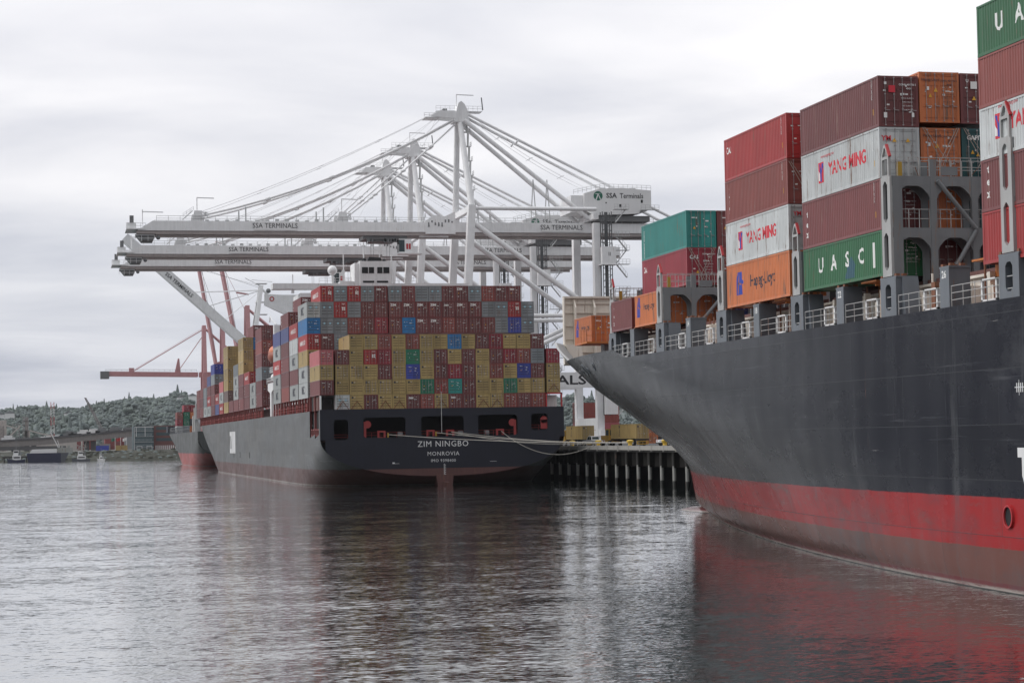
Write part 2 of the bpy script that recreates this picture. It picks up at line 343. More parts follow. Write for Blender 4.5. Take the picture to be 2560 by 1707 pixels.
# ------------------------------------------------------------------ near ship
NC, NB = 67.0, 21.3
NT = [(-9, 88, 202, 1.58), (0, 88, 202, 1.58), (1.2, 92, 206.0, 1.68), (3, 95, 206.8, 1.75), (5, 98, 207, 1.9), (7, 105, 208.5, 2.15), (10.15, 120, 212, 2.8), (12.5, 135, 215, 3.2), (15.2, 150, 218, 3.5), (17.4, 152, 221, 3.8)]
def nb(Y, z):
    Y0, Ys, p = interp(NT, z)
    if Y <= Y0: return NB
    if Y >= Ys: return 0.0
    return NB * (1 - ((Y - Y0) / (Ys - Y0)) ** p)
def hull_paint(name, top, bands, edge=0.10, seam=0.25, rough=0.42, fade=(.16, .17, .175), fadeamt=0.35, spec=.4, extra=False):
    """bands: [(z, colour)] painted below each height, from the top down"""
    m = bpy.data.materials.new(name); m.use_nodes = True; t = m.node_tree; b = t.nodes['Principled BSDF']; K = t.links.new; N = t.nodes.new
    b.inputs['Specular IOR Level'].default_value = spec
    g = N('ShaderNodeNewGeometry'); sp = N('ShaderNodeSeparateXYZ'); K(g.outputs['Position'], sp.inputs[0])
    def noise(sc, det, rgh=.55):
        mp = N('ShaderNodeMapping'); mp.inputs['Scale'].default_value = sc; K(g.outputs['Position'], mp.inputs[0]); n = N('ShaderNodeTexNoise'); n.inputs['Scale'].default_value = 1; n.inputs['Detail'].default_value = det; n.inputs['Roughness'].default_value = rgh; K(mp.outputs[0], n.inputs['Vector']); return n.outputs[0]
    def rng(v, a, b_, c=0., d=1.):
        n = N('ShaderNodeMapRange'); n.inputs[1].default_value = a; n.inputs[2].default_value = b_; n.inputs[3].default_value = c; n.inputs[4].default_value = d; K(v, n.inputs[0]); return n.outputs[0]
    def mix(f, a, c):
        n = N('ShaderNodeMixRGB')
        for i, v in ((0, f), (1, a), (2, c)):
            if isinstance(v, tuple): n.inputs[i].default_value = rgb(v)
            elif isinstance(v, float): n.inputs[i].default_value = v
            else: K(v, n.inputs[i])
        return n.outputs[0]
    wob = rng(noise((.6, .6, .6), 6), .3, .7, -edge, edge)
    za = N('ShaderNodeMath'); za.operation = 'ADD'; K(sp.outputs[2], za.inputs[0]); K(wob, za.inputs[1])
    streak = noise((.9, .9, .05), 6, .6); patch = noise((.10, .10, .22), 7, .6)
    pl = N('ShaderNodeMath'); pl.operation = 'MULTIPLY'; K(streak, pl.inputs[0]); K(patch, pl.inputs[1])
    c = mix(rng(pl.outputs[0], .20, .42, 0., fadeamt), top, fade)
    # scuffs: thin pale scratches along the side
    scr = noise((.05, .05, 2.4), 8, .75); c = mix(rng(scr, .60, .72, 0., .5), c, tuple(min(1, x * 2.2 + .04) for x in fade))
    for z, col in bands:
        cc = mix(rng(noise((1.2, 1.2, .35), 8, .7), .50, .72, 0., .40), col, tuple(x * .55 + .06 for x in col))
        cc = mix(rng(noise((.3, .3, 1.1), 7, .7), .56, .68, 0., .6), cc, (.14, .085, .08))
        c = mix(rng(za.outputs[0], z - .02, z + .02, 1., 0.), c, cc)
    if extra:   # bow sheen painted in chalky grey, fender rubs, rust runs and pale scrapes
        bow_sheen = N('ShaderNodeMath'); bow_sheen.operation = 'MULTIPLY'; K(rng(sp.outputs[1], 108, 165, 0., 1.), bow_sheen.inputs[0]); K(rng(noise((.035, .035, .09), 5, .6), .30, .62, .25, .85), bow_sheen.inputs[1])
        bow_sheen2 = N('ShaderNodeMath'); bow_sheen2.operation = 'MULTIPLY'; K(bow_sheen.outputs[0], bow_sheen2.inputs[0]); K(rng(za.outputs[0], 4.3, 4.9, .06, 1.), bow_sheen2.inputs[1])
        c = mix(bow_sheen2.outputs[0], c, (.15, .155, .158))
        c = mix(rng(noise((.5, .5, .045), 9, .8), .56, .68, 0., .6), c, (.095, .10, .105)); c = mix(rng(noise((.07, .07, .12), 8, .75), .52, .66, 0., .5), c, (.07, .073, .08))
        c = mix(rng(noise((.16, .16, 1.9), 9, .8), .66, .70, 0., .6), c, (.012, .012, .014))
        c = mix(rng(noise((.11, .09, 3.2), 10, .82), .65, .69, 0., .85), c, (.42, .40, .38))
        c = mix(rng(noise((1.1, 1.1, .10), 9, .85), .64, .70, 0., .75), c, (.20, .075, .04))
    # pale scum and weed line just above the water
    sl_ = N('ShaderNodeMath'); sl_.operation = 'MULTIPLY'; K(rng(sp.outputs[2], .26, .12, 0., 1.), sl_.inputs[0]); K(rng(noise((.7, .7, 6), 6, .7), .36, .52, .25, .9), sl_.inputs[1])
    c = mix(sl_.outputs[0], c, (.36, .33, .30)); c = mix(rng(sp.outputs[2], .07, .03, 0., .9), c, (.02, .022, .016))
    # plate seams
    cmb_ = N('ShaderNodeCombineXYZ'); K(sp.outputs[1], cmb_.inputs[0]); K(sp.outputs[2], cmb_.inputs[1])
    br = N('ShaderNodeTexBrick'); br.inputs['Scale'].default_value = 1; br.inputs['Brick Width'].default_value = 11.5; br.inputs['Row Height'].default_value = 2.75; br.inputs['Mortar Size'].default_value = .025; br.inputs['Mortar Smooth'].default_value = .3; br.offset = .37; K(cmb_.outputs[0], br.inputs['Vector'])
    br.inputs['Color1'].default_value = (.42, .42, .42, 1); br.inputs['Color2'].default_value = (.58, .58, .58, 1)
    seamf = rng(br.outputs['Fac'], 0, 1, 0., seam)
    bw = N('ShaderNodeRGBToBW'); K(br.outputs['Color'], bw.inputs[0]); pv = rng(bw.outputs[0], .42, .58, .86, 1.12)
    sc = N('ShaderNodeVectorMath'); sc.operation = 'SCALE'; K(c, sc.inputs[0]); K(pv, sc.inputs['Scale'])
    c = mix(seamf, sc.outputs[0], tuple(x * .8 for x in fade)); K(c, b.inputs['Base Color'])
    K(rng(patch, .3, .7, rough - .1, rough + .12), b.inputs['Roughness'])
    bp = N('ShaderNodeBump'); bp.inputs['Strength'].default_value = .5; bp.inputs['Distance'].default_value = .12
    hs = N('ShaderNodeMath'); hs.operation = 'ADD'; K(rng(noise((.05, .13, .20), 2), 0, 1, 0., 1.0), hs.inputs[0]); fw = N('ShaderNodeTexWave'); fw.bands_direction = 'X'; fw.inputs['Scale'].default_value = .11; fw.inputs['Distortion'].default_value = 1.5; fw.inputs['Detail'].default_value = 1; K(cmb_.outputs[0], fw.inputs['Vector']); fa = N('ShaderNodeMath'); fa.operation = 'MULTIPLY_ADD'; K(fw.outputs['Fac'], fa.inputs[0]); fa.inputs[1].default_value = .22; K(rng(br.outputs['Fac'], 0, 1, 0., .12), fa.inputs[2]); K(fa.outputs[0], hs.inputs[1]); K(hs.outputs[0], bp.inputs['Height']); K(bp.outputs[0], b.inputs['Normal'])
    return m
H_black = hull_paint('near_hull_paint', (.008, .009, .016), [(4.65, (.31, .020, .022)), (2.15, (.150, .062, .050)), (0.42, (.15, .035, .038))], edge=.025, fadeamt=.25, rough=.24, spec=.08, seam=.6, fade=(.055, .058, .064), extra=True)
M_deck = mat('deck_paint', (.11, .045, .04), .7, wear=.4); M_hgrey = mat('hull_grey_paint', (.135, .15, .17), .5, wear=.18, wearcol=(.2, .12, .08)); M_lbgrey = mat('lashing_bridge_paint', (.175, .183, .19), .55, wear=.22, wearcol=(.25, .13, .07))
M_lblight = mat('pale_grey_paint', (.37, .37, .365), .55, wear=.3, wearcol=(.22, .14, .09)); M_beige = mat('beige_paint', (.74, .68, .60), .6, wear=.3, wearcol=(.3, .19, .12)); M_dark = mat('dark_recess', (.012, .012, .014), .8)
M_rusty = mat('rusty_steel', (.20, .085, .05), .8, wear=.5, wearcol=(.35, .14, .05)); M_white = mat('white_paint', (.72, .72, .72), .5, wear=.2, wearcol=(.4, .3, .22)); M_rail = mat('rail_paint', (.42, .42, .41), .5, wear=.3)
M_redp = mat('red_paint', (.42, .03, .035), .5, wear=.2); M_rope = mat('rope', (.50, .47, .42), .9); M_orange = mat('orange_rail_paint', (.48, .15, .03), .6, wear=.3)
ship = link('container_ship', None, None, (NC, 60, 0)); ship['label'] = 'near black hulled container ship with red boot top filling the right side'; ship['category'] = 'container ship'; ship['group'] = 'container ships moored along the quay'
def ztop_n(Y): return 14.42 if Y < 158.9 else (14.42 + (Y - 158.9) / 3.3 * .8 if Y < 162.2 else 15.22)
def near_hull():
    zs = [-9, -4, -1, 0, .6, 1.2, 2.1, 3, 4, 5, 6, 7, 8.2, 9.2, 10.15, 11.3, 12.5, 13.5, 99]
    fr = [-130, -60, 0, 30, 50, 65, 78]; nu = 44; rows = []
    for k, z in enumerate(zs):
        zz = 15.2 if z > 50 else z; Y0, Ys, p = interp(NT, zz); row = []
        ys = fr + [Y0 + (Ys - Y0) * (i / nu) ** .9 for i in range(nu + 1)]
        if z > 50:    # keep the step of the forecastle crisp
            for t in (158.9, 162.2):
                j = min(range(len(ys)), key=lambda i: abs(ys[i] - t)); ys[j] = t
        for Y in ys:
            b = nb(Y, zz); row.append((Y, b, ztop_n(Y) if z > 50 else z))
        rows.append(row)
    mb = MB(); n = len(rows[0])
    for s in (-1, 1):
        vs = [(NC + s * b, Y, z) for row in rows for (Y, b, z) in row]; fs = []
        for k in range(len(rows) - 1):
            for j in range(n - 1): a = k * n + j; fs.append((a, a + 1, a + n + 1, a + n))
        mb.add(vs, fs, 0, True)
        for q_ in range(n - 1): mb.sm[-1 - q_] = False
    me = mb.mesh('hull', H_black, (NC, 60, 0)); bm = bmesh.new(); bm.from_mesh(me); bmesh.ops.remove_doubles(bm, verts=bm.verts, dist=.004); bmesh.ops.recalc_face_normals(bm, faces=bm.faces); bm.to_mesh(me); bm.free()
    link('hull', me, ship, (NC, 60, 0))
    top = rows[-1]; d = MB(); vs = [(NC - max(0, nb(Y, 13.6) - .1), Y, 14.36) for (Y, b, z) in top] + [(NC + max(0, nb(Y, 13.6) - .1), Y, 14.36) for (Y, b, z) in top]
    d.add(vs, [(j, j + 1, n + j + 1, n + j) for j in range(n - 1)]); part(d, 'deck', M_deck, ship)
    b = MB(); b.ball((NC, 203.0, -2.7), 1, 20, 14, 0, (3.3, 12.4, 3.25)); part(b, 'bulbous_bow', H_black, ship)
    # raised bulwark round the bow, flaring out and painted pale grey
    ys = [185, 187, 189, 191, 193, 195, 197, 199, 202, 205, 208, 211, 214, 216.5, 218]; q = MB()
    for s in (-1, 1):
        lo = [(NC + s * nb(Y, 15.2), Y, 15.22) for Y in ys]; hi = []
        for Y in ys:
            t = max(0, min(1, (Y - 185) / 9.5)); z = 15.24 + t * 2.2; hi.append((NC + s * (nb(Y, 15.2) + t * 1.5 * (1 if Y < 214 else (221 - Y) / 7)), Y + t * .8, z))
        m_ = len(ys)
        for off in (0, .25):
            vs = [(x - s * off, y, z) for x, y, z in lo] + [(x - s * off, y, z) for x, y, z in hi]
            q.add(vs, [(j, j + 1, m_ + j + 1, m_ + j) for j in range(m_ - 1)])
        q.add([(x, y, z) for x, y, z in hi] + [(x - s * .25, y, z) for x, y, z in hi], [(j, j + 1, m_ + j + 1, m_ + j) for j in range(m_ - 1)])
    part(q, 'bow_bulwark', M_lblight, ship)
near_hull()
# breakwater wall on the forecastle, its stiffened aft side towards us
bw = MB(); X0, X1 = 51.25, 82.8; bw.box(X0, X1, 200.0, 200.12, 15.3, 22.3)
bw.prism([(X0, 17.4), (X0 + 1.6, 17.4), (X0 + 1.9, 15.3), (X0 + .6, 15.3)], 'y', 199.0, 199.9)
bw.box(X0 - .06, X1, 199.55, 200.0, 22.18, 22.36); bw.box(X0 - .06, X0 + .08, 199.5, 200.0, 15.4, 22.18)
part(bw, 'breakwater', M_beige, ship)
for xr in (X0 + 1.05, X0 + 3.1, X0 + 5.3, X0 + 8.5, X0 + 11.8, X0 + 15.5, X0 + 19, X0 + 22.5, X0 + 26, X0 + 29.5):
    r_ = MB(); r_.prism([(199.98, 15.3), (199.0, 15.3), (199.1, 21.2), (199.85, 22.1), (199.98, 22.1)], 'x', xr, xr + .14); part(r_, 'breakwater_frame', M_beige, ship)
st_ = MB()
for z in (16.6, 17.95, 19.3, 20.65, 21.6): st_.box(X0 + .1, X1, 199.78, 199.99, z, z + .07)
part(st_, 'breakwater_stiffener', M_beige, ship)
# mooring holes in the bow bulwark
def hull_fit(Y, z):
    """matrix that lays a flat (y, z) fitting on the hull surface at Y, z; local -x points outboard"""
    e = .3; ty = Vector((-(nb(Y + e, z) - nb(Y - e, z)), 2 * e, 0)).normalized(); tz = Vector((-(nb(Y, z + e) - nb(Y, z - e)), 0, 2 * e)).normalized()
    n = ty.cross(tz).normalized(); tz = n.cross(ty)
    return Matrix((n, ty, tz)).transposed().to_4x4(), Vector((NC - nb(Y, z), Y, z))
for (Y, z, ry, rz) in ((181.5, 13.9, .22, .28), (178.4, 13.95, .22, .28), (176.2, 14.05, .55, .6), (174.4, 13.9, .22, .3), (170.6, 14.1, .3, .38)):
    a = MB(); pts = [(ry * math.cos(i * math.pi / 6), rz * math.sin(i * math.pi / 6)) for i in range(12)]; pin = [(p * .78, q_ * .78) for p, q_ in pts]
    a.frame(pts, pin, 'x', -.06, .08, 1); a.prism(pin, 'x', -.03, .05, 0); Mx, c = hull_fit(Y, z)
    a.v = [tuple(Mx @ Vector(v) + c) for v in a.v]; part(a, 'mooring_hole', [M_dark, M_hgrey], ship)
# hull markings and fittings
def on_hull(Y, z): return NC - nb(Y, z)
hm = MB(); x = on_hull(91, 2.9) - .01; pts = [(91.2 + .50 * math.cos(i * math.pi / 8), 3.75 + .58 * math.sin(i * math.pi / 8)) for i in range(16)]; pin = [(91.2 + .42 * math.cos(i * math.pi / 8), 3.75 + .49 * math.sin(i * math.pi / 8)) for i in range(16)]
hm.frame(pts, pin, 'x', x - .12, x + .05, 1); hm.prism(pin, 'x', x - .02, x + .06, 0); part(hm, 'discharge_port', [M_dark, M_redp], ship)
u = MB(); ux = NC - NB - .012   # big white serif letter of the name painted amidships, cut by the picture edge
u.prism([(90.15 - dy, 5.15 + dz) for dy, dz in ((0, 1.97), (0, 1.50), (.42, 1.50), (.42, .62), (.62, .22), (1.0, 0), (1.55, 0), (1.93, .22), (2.13, .62), (2.13, 1.50), (2.5, 1.50), (2.5, 1.97), (1.4, 1.97), (1.4, 1.50), (1.68, 1.50), (1.68, .72), (1.45, .46), (1.12, .46), (.9, .72), (.9, 1.50), (1.2, 1.50), (1.2, 1.97))], 'x', ux - .004, ux + .004)
part(u, 'painted_letter', M_white, ship)
g_ = MB()   # freeboard grid mark
for dy in (-.5, -.3, -.1, .1): g_.box(ux - .004, ux + .004, 89.9 + dy, 89.98 + dy, 9.8, 10.25)
g_.box(ux - .006, ux, 89.3, 90.25, 10.02, 10.06); g_.box(ux - .006, ux, 89.78, 89.82, 9.65, 10.4); part(g_, 'freeboard_mark', M_white, ship)
ar = MB()   # white thruster / bulb mark near the stem
def hp(Y, z): return (on_hull(Y, z) - .02, Y, z)
ar.add([hp(203.6, 7.3), hp(202.4, 6.6), hp(200.0, 5.2), hp(199.9, 5.1), hp(202.2, 6.9), hp(202.9, 7.2)], [(0, 1, 2, 3, 4, 5)]); part(ar, 'bulb_mark', M_white, ship)
# pedestals, lashing bridges
LBY = [(90.7, 2), (105.3, 2), (119.5, 1), (134.2, 1), (148.8, 1), (163.2, 1)]
XP = 45.78
def oct_hole(y0, y1, z0, z1, c=.18): return [(y0 + c, z0), (y1 - c, z0), (y1, z0 + c), (y1, z1 - c), (y1 - c, z1), (y0 + c, z1), (y0, z1 - c), (y0, z0 + c)]
def rect8(y0, y1, z0, z1): ym, zm = (y0 + y1) / 2, (z0 + z1) / 2; return [(y0 + .01, z0), (y1 - .01, z0), (y1, z0 + .01), (y1, z1 - .01), (y1 - .01, z1), (y0 + .01, z1), (y0, z1 - .01), (y0, z0 + .01)]
def twist(mb, x, y, z, m=0): mb.box(x - .12, x + .12, y - .12, y + .12, z, z + .14, m)
for yc, lv in LBY:
    XP = 45.78 if yc < 160 else 46.05
    p = MB(); p.frame(rect8(yc - 1.05, yc + 1.05, 14.4, 16.55), oct_hole(yc - .38, yc + .38, 14.75, 16.2, .2), 'x', XP, XP + .35)
    p.prism([(yc - 1.05, 14.4), (yc - 1.55, 14.4), (yc - 1.15, 16.55), (yc - 1.05, 16.55)], 'x', XP + .35, XP + 1.3); p.box(XP + .35, XP + 1.3, yc - 1.04, yc - .9, 14.4, 16.55); p.box(XP + .35, XP + 1.3, yc + .9, yc + 1.04, 14.4, 16.55); p.box(XP, XP + 1.3, yc - 1.12, yc + 1.12, 16.55, 16.62)
    for dz in (14.9, 15.5): p.tube((XP + .1, yc - .38, dz), (XP + .1, yc + .38, dz), .03, 5, 1)
    for dy in (-.95, .95):
        for dx in (.15, .55): twist(p, XP + dx, yc + dy, 16.62, 2)
    part(p, 'pedestal', [M_hgrey, M_rail, M_rusty], ship)
XP = 45.78
nums = {98.0: '26', 112.4: '22', 127.0: '18', 141.7: '14'}
for yc in (98.0, 112.4, 127.0, 141.7, 156.4):
    p = MB(); p.box(XP, XP + 1.2, yc - .55, yc + .55, 14.4, 16.5); p.box(XP - .01, XP + 1.25, yc - .6, yc + .6, 16.5, 16.6)
    for dy in (-.45, .45): twist(p, XP + .2, yc + dy, 16.6, 1); twist(p, XP + .8, yc + dy, 16.6, 1)
    o = part(p, 'pedestal', [M_hgrey, M_rusty], ship)
    if yc in nums:
        lt = lettering(nums[yc], .55, (XP - .006, yc + .05, 16.15), SIDE, M_mark, None, 'painted_number', .02); lt.parent = o; lt.location = Vector((XP - .006, yc + .05, 16.15)) - ORG[o]
def lashing_bridge(yc, lv):
    XP = 45.78 if yc < 160 else 46.05
    t = 19.35 if lv == 1 else 22.25; top = t + 1.8; org = (XP, yc, 16.62); root = link('lashing_bridge', None, ship, org)
    # port end tower: slotted plate with peaked head
    a = MB(); segs = [(16.65, 19.35)] if lv == 1 else [(16.65, 19.35), (19.35, 22.25)]
    for z0, z1 in segs: a.frame(rect8(yc - .62, yc + .62, z0, z1), oct_hole(yc - .25, yc + .33, z0 + .35, z1 - .25, .22), 'x', XP - .02, XP + .14)
    a.frame(rect8(yc - .5, yc + .5, t, t + 1.05), oct_hole(yc - .34, yc + .38, t + .08, t + .98, .05), 'x', XP - .02, XP + .12)
    a.frame([(yc - .5, t + 1.05), (yc + .5, t + 1.05), (yc + .5, t + 1.15), (yc + .12, top), (yc - .12, top), (yc - .5, t + 1.15)], [(yc - .3, t + 1.13), (yc + .34, t + 1.13), (yc + .34, t + 1.2), (yc + .08, top - .18), (yc - .06, top - .18), (yc - .3, t + 1.2)], 'x', XP - .02, XP + .12)
    part(a, 'end_tower', M_lblight, root, org)
    b = MB(); b.box(XP + .14, XP + .7, yc - .66, yc - .5, 16.63, t); b.box(XP + .14, XP + .55, yc + .5, yc + .62, 16.63, t); part(b, 'tower_web', M_lbgrey, root, org)
    rc = MB(); rc.bar((XP + .05, yc - .58, t + 1.1), (XP + .05, yc - .14, top + .02), .16, .10); part(rc, 'red_cap', M_redp, root, org)
    # transverse frame: posts every column, haunched beams
    f = MB(); xs = [XP + .1 + 2.5 * i for i in range(0, 8)]
    for y0 in (yc - .66, yc + .5):
        for i, x in enumerate(xs[1:]): f.box(x - .19, x + .19, y0, y0 + .16, 14.5, t + (.95 if i % 2 == 0 else 0))
        for z1 in ([19.35] if lv == 1 else [19.35, 22.25]):
            f.box(xs[0], xs[-1], y0 + .02, y0 + .14, z1 - .55, z1)
            for xa, xb in zip(xs, xs[1:]):
                for s, e in ((1, xa + .19), (-1, xb - .19)): f.prism([(e, z1 - .54), (e + s * .75, z1 - .54), (e + s * .45, z1 - .68), (e + s * .12, z1 - 1.02), (e, z1 - 1.3)], 'y', y0 + .03, y0 + .13)
    part(f, 'transverse_frame', M_lbgrey, root, org)
    dk = MB()
    for z1 in ([19.35] if lv == 1 else [19.35, 22.25]): dk.box(xs[0], xs[-1], yc - .5, yc + .5, z1 - .08, z1 - .02)
    part(dk, 'walkway', M_lbgrey, root, org)
    br = MB(); zt = t - .4
    if lv == 2: br.tube((xs[1] + .2, yc - .72, 22.0), (xs[2], yc - .72, 19.3), .13, 8); br.tube((xs[2], yc - .72, 19.2), (xs[1] + .9, yc - .72, 16.7), .13, 8)
    else: br.tube((xs[2], yc - .72, 18.9), (xs[1] + .5, yc - .72, 16.7), .13, 8)
    part(br, 'brace', M_lbgrey, root, org)
    for z1 in ([t] if lv == 1 else [19.35, t]):
        r_ = MB()
        for y0 in ((yc - .6, yc + .6) if z1 == t else (yc - .5,)): r_.rail((xs[0] + .4, y0, z1), (xs[-1], y0, z1), 1.05, .025, .62, 0, 2)
        part(r_, 'railing', M_rail, root, org)
    gr = MB(); rr = random.Random(int(yc))      # lashing gear left on the walkway, yellow hook bins
    for i in range(16): x = rr.uniform(xs[0] + .5, xs[4]); gr.tube((x, yc - .55 + rr.uniform(-.05, .2), t), (x + rr.uniform(-.5, .5), yc - .5, t + rr.uniform(.3, 1.3)), .022, 4, 1)
    gr.box(XP + .5, XP + .75, yc - .62, yc - .45, t, t + .8, 0); gr.box(xs[1] + .5, xs[1] + 1.5, yc - .62, yc - .56, t + .05, t + .55, 2)
    part(gr, 'lashing_gear', [mat('yellow_gear', (.42, .26, .03), .6, wear=.3), M_rusty, M_lbgrey], root, org)
for yc, lv in LBY: lashing_bridge(yc, lv)
# side deck: coaming wall, railings, white gates, pipes
cw = MB(); cw.box(48.1, 48.25, 60, 164, 14.4, 16.05); cw.box(47.9, 48.3, 60, 164, 16.05, 16.2)
for i in range(60): cw.prism([(48.1, 14.42), (47.75, 14.42), (48.08, 16.0)], 'y', 61 + i * 1.75, 61.06 + i * 1.75)
part(cw, 'hatch_coaming', M_beige, ship)
hc = MB(); hc.box(48.4, 86, 60, 164, 16.2, 16.5); part(hc, 'hatch_cover', M_deck, ship)
rv = random.Random(3)
edges = sorted([(y - 1.15, y + 1.15) for y, _ in LBY] + [(y - .6, y + .6) for y in (98.0, 112.4, 127.0, 141.7, 156.4)])
XP = 45.78
for (a0, a1), (b0, b1) in zip(edges, edges[1:]):
    y0, y1 = a1 + .05, b0 - .05; r_ = MB(); r_.rail((XP + .08, y0, 14.42), (XP + .08, y1, 14.42), 1.1, .024, 1.15, 0, 3); part(r_, 'railing', M_rail, ship)
    g2 = MB(); yw = y0 + rv.uniform(.2, 1.2)      # white frame standing behind the rail
    for yy in (yw, yw + 1.6): g2.box(XP + .15, XP + .28, yy, yy + .16, 14.42, 15.6)
    g2.box(XP + .15, XP + .28, yw, yw + 1.76, 15.5, 15.6); g2.box(XP + .15, XP + .28, yw, yw + 1.76, 14.46, 14.55); part(g2, 'gate_frame', M_white, ship)
    q = MB()
    for i in range(5): yy = rv.uniform(y0, y1); h = rv.uniform(.5, 1.8); q.box(47.0, 47.0 + rv.uniform(.2, .7), yy, yy + rv.uniform(.15, .5), 14.42, 14.42 + h, rv.choice((0, 0, 1, 2)))
    for i in range(3): yy = rv.uniform(y0, y1); q.tube((47.2 + .3 * i, yy, 14.42), (47.2 + .3 * i, yy, 16.6), .06, 6, rv.choice((0, 1)))
    part(q, 'deck_fittings', [M_beige, M_rusty, M_lbgrey], ship)
for yy in (93.5, 108.0, 122.5, 152.0):
    q = MB(); q.box(46.2, 47.4, yy, yy + .08, 16.35, 16.45); q.box(47.3, 47.42, yy - .2, yy + 1.7, 14.42, 16.45, 0); q.box(46.1, 47.5, yy - .3, yy + 1.9, 16.6, 16.7); part(q, 'access_platform', M_orange, ship)
# foredeck gear
fd = MB()
for (x, y) in ((47.6, 166.5), (48.2, 170), (49.2, 174.5), (50.0, 180)): fd.box(x, x + .5, y, y + 1.2, 14.4, 16.6, 0)
for y in (167.5, 171, 176): fd.tube((49.5, y, 14.9), (50.8, y, 14.9), .7, 12, 1)
part(fd, 'mooring_gear', [M_lbgrey, M_rusty], ship)
pf = MB(); pf.box(47.4, 50.2, 176.5, 178.5, 16.45, 16.6, 0); pf.rail((47.4, 176.5, 16.6), (50.2, 176.5, 16.6), 1.1, .03, .9, 0, 2); pf.rail((47.4, 176.5, 16.6), (47.4, 178.5, 16.6), 1.1, .03, .9, 0, 2); part(pf, 'forward_platform', M_orange, ship)
# ------------------------------------------------------------------ containers on the near ship
NG = 'containers stacked on the near ship'
XC = 45.87; C40 = 12.19
def near(kind, col, y, z, H, label, L_=C40, **k): return container(kind, XC + 2.52 * col, y, z, L_, H, label, NG, fine=True, **k)
def ym(o, L_, yc):
    side_text(o, 'YANG MING', 1.12, yc - 1.0, 1.5, L_, M_redmark, bold=.022, sx=.92)
    c = yc + 3.05
    side_patch(o, [(c - .42, .85), (c + .42, .85), (c + .42, 2.1), (c - .42, 2.1)], M_redmark, L_)
    for a in (side_patch(o, [(c + .34, 2.02), (c + .16, 2.02), (c + .01, 1.6), (c - .14, 2.02), (c - .34, 2.02), (c - .10, 1.38), (c - .10, .93), (c + .12, .93), (c + .12, 1.38)], M_bluemark, L_), side_patch(o, [(c + .38, 1.6), (c + .38, 1.0), (c + .20, 1.0), (c + .20, 1.3)], M_mark, L_)):
        for v in a.data.vertices: v.co.x -= .004
    side_text(o, 'www.yangming.com', .26, yc + 2.0, 2.42, L_, M_redmark, press=False)
def hl(o, L_, yc, s=1.0):
    side_text(o, 'Hapag-Lloyd', 1.12 * s, yc - 1.2 * s, 1.5, L_, M_dkmark, bold=.012, sx=.86)
    c = yc + 3.3 * s
    side_patch(o, [(c + .75*s, .75), (c - .55*s, .75), (c - .45*s, 1.45), (c - .75*s, 1.5), (c - .70*s, 1.7), (c - .42*s, 1.75), (c - .40*s, 2.3), (c + .45*s, 2.3), (c + .60*s, 1.9), (c + .72*s, 1.3)], M_bluemark, L_)
    for a in (side_patch(o, [(c + .2*s, 2.28), (c + .1*s, 2.28), (c + .3*s, .78), (c + .4*s, .78)], cm('orange'), L_), side_patch(o, [(c + .3*s, 1.62), (c - .3*s, 1.5), (c - .3*s, 1.4), (c + .3*s, 1.5)], cm('orange'), L_)):
        for v in a.data.vertices: v.co.x -= .005
def uasc(o, L_, yc):
    for i, c in enumerate('UASC'): side_text(o, c, 1.25, yc + 3.2 - 2.1 * i, 1.35, L_, M_mark, bold=.025)
    side_patch(o, [(1.45, .55), (1.05, .55), (1.05, 2.0), (1.45, 2.0)], M_mark, L_)
def texmark(o, L_): stacked_text(o, 'tex', .62, L_ - .75, 2.1, .62, M_mark, L_)
def cai(o, L_): side_text(o, 'CAI', .62, L_ - .9, 2.05, L_, M_mark, bold=.03)
def idmarks(o, L_, m=None):
    m = m or M_mark; side_text(o, 'CONU 4017365', .17, .95, 2.2, L_, m, vertical=True, press=False); side_patch(o, [(.9, .75), (.75, .75), (.75, 1.1), (.9, 1.1)], M_yel, L_)
def front_text(o, s, size, x, z, m, bold=.02): 
    src = text_mesh(s, size, bold); me = src.copy(); me.materials.append(m)
    for v in me.vertices: v.co = FRONT @ v.co + Vector((x, -.036, z))
    link('lettering', me, o)
def stencil(o, H, m=None):
    m = m or M_mark; front_text(o, 'CONU 401736 5', .15, 1.78, H - .50, m); front_text(o, '45G1', .14, 1.85, H - .72, m)
    for i, s in enumerate(('MAX.G. 30,480 KG', 'TARE 3,900 KG', 'NET 26,580 KG', 'CU.CAP 76.3 M3')): front_text(o, s, .095, 1.75, H * .56 - i * .22, m, 0)
def tri(o, x, z, m=None):
    mb = MB(); mb.prism([(x - .13, z), (x + .13, z), (x, z + .24)], 'y', -.045, -.04); link('hazard_sticker', mb.mesh('hazard_sticker', m or M_yel), o)
def sq(o, x0, x1, z0, z1, m, y=-.04): mb = MB(); mb.box(x0, x1, y - .005, y, z0, z1); link('placard', mb.mesh('placard', m), o)
# bay beside the third lashing bridge from the right, four high
zC = 16.72
o = near('orange', 0, 120.85, zC, 2.896, 'orange container with dark lettering and blue emblem below the rusty white one'); hl(o, C40, 6.3)
o = near('silver', 0, 120.85, zC + 2.93, 2.896, 'rust-streaked white container with red lettering between orange and brown ones', var=0); ym(o, C40, 6.2); front_text(o, 'YM', .4, .6, 2.3, M_redmark)
o = near('rust', 0, 120.85, zC + 5.86, 2.896, 'plain brown container between the red top one and the rusty white one'); stacked_text(o, 'FLORENS', .27, C40 - .8, 2.3, .27, M_mark, C40); idmarks(o, C40)
o = near('red', 0, 120.85, zC + 8.79, 2.896, 'weathered red container on top of the four-high stack above the brown one', var=0); cai(o, C40); idmarks(o, C40); front_text(o, 'CAI', .42, 1.9, 2.2, M_mark)
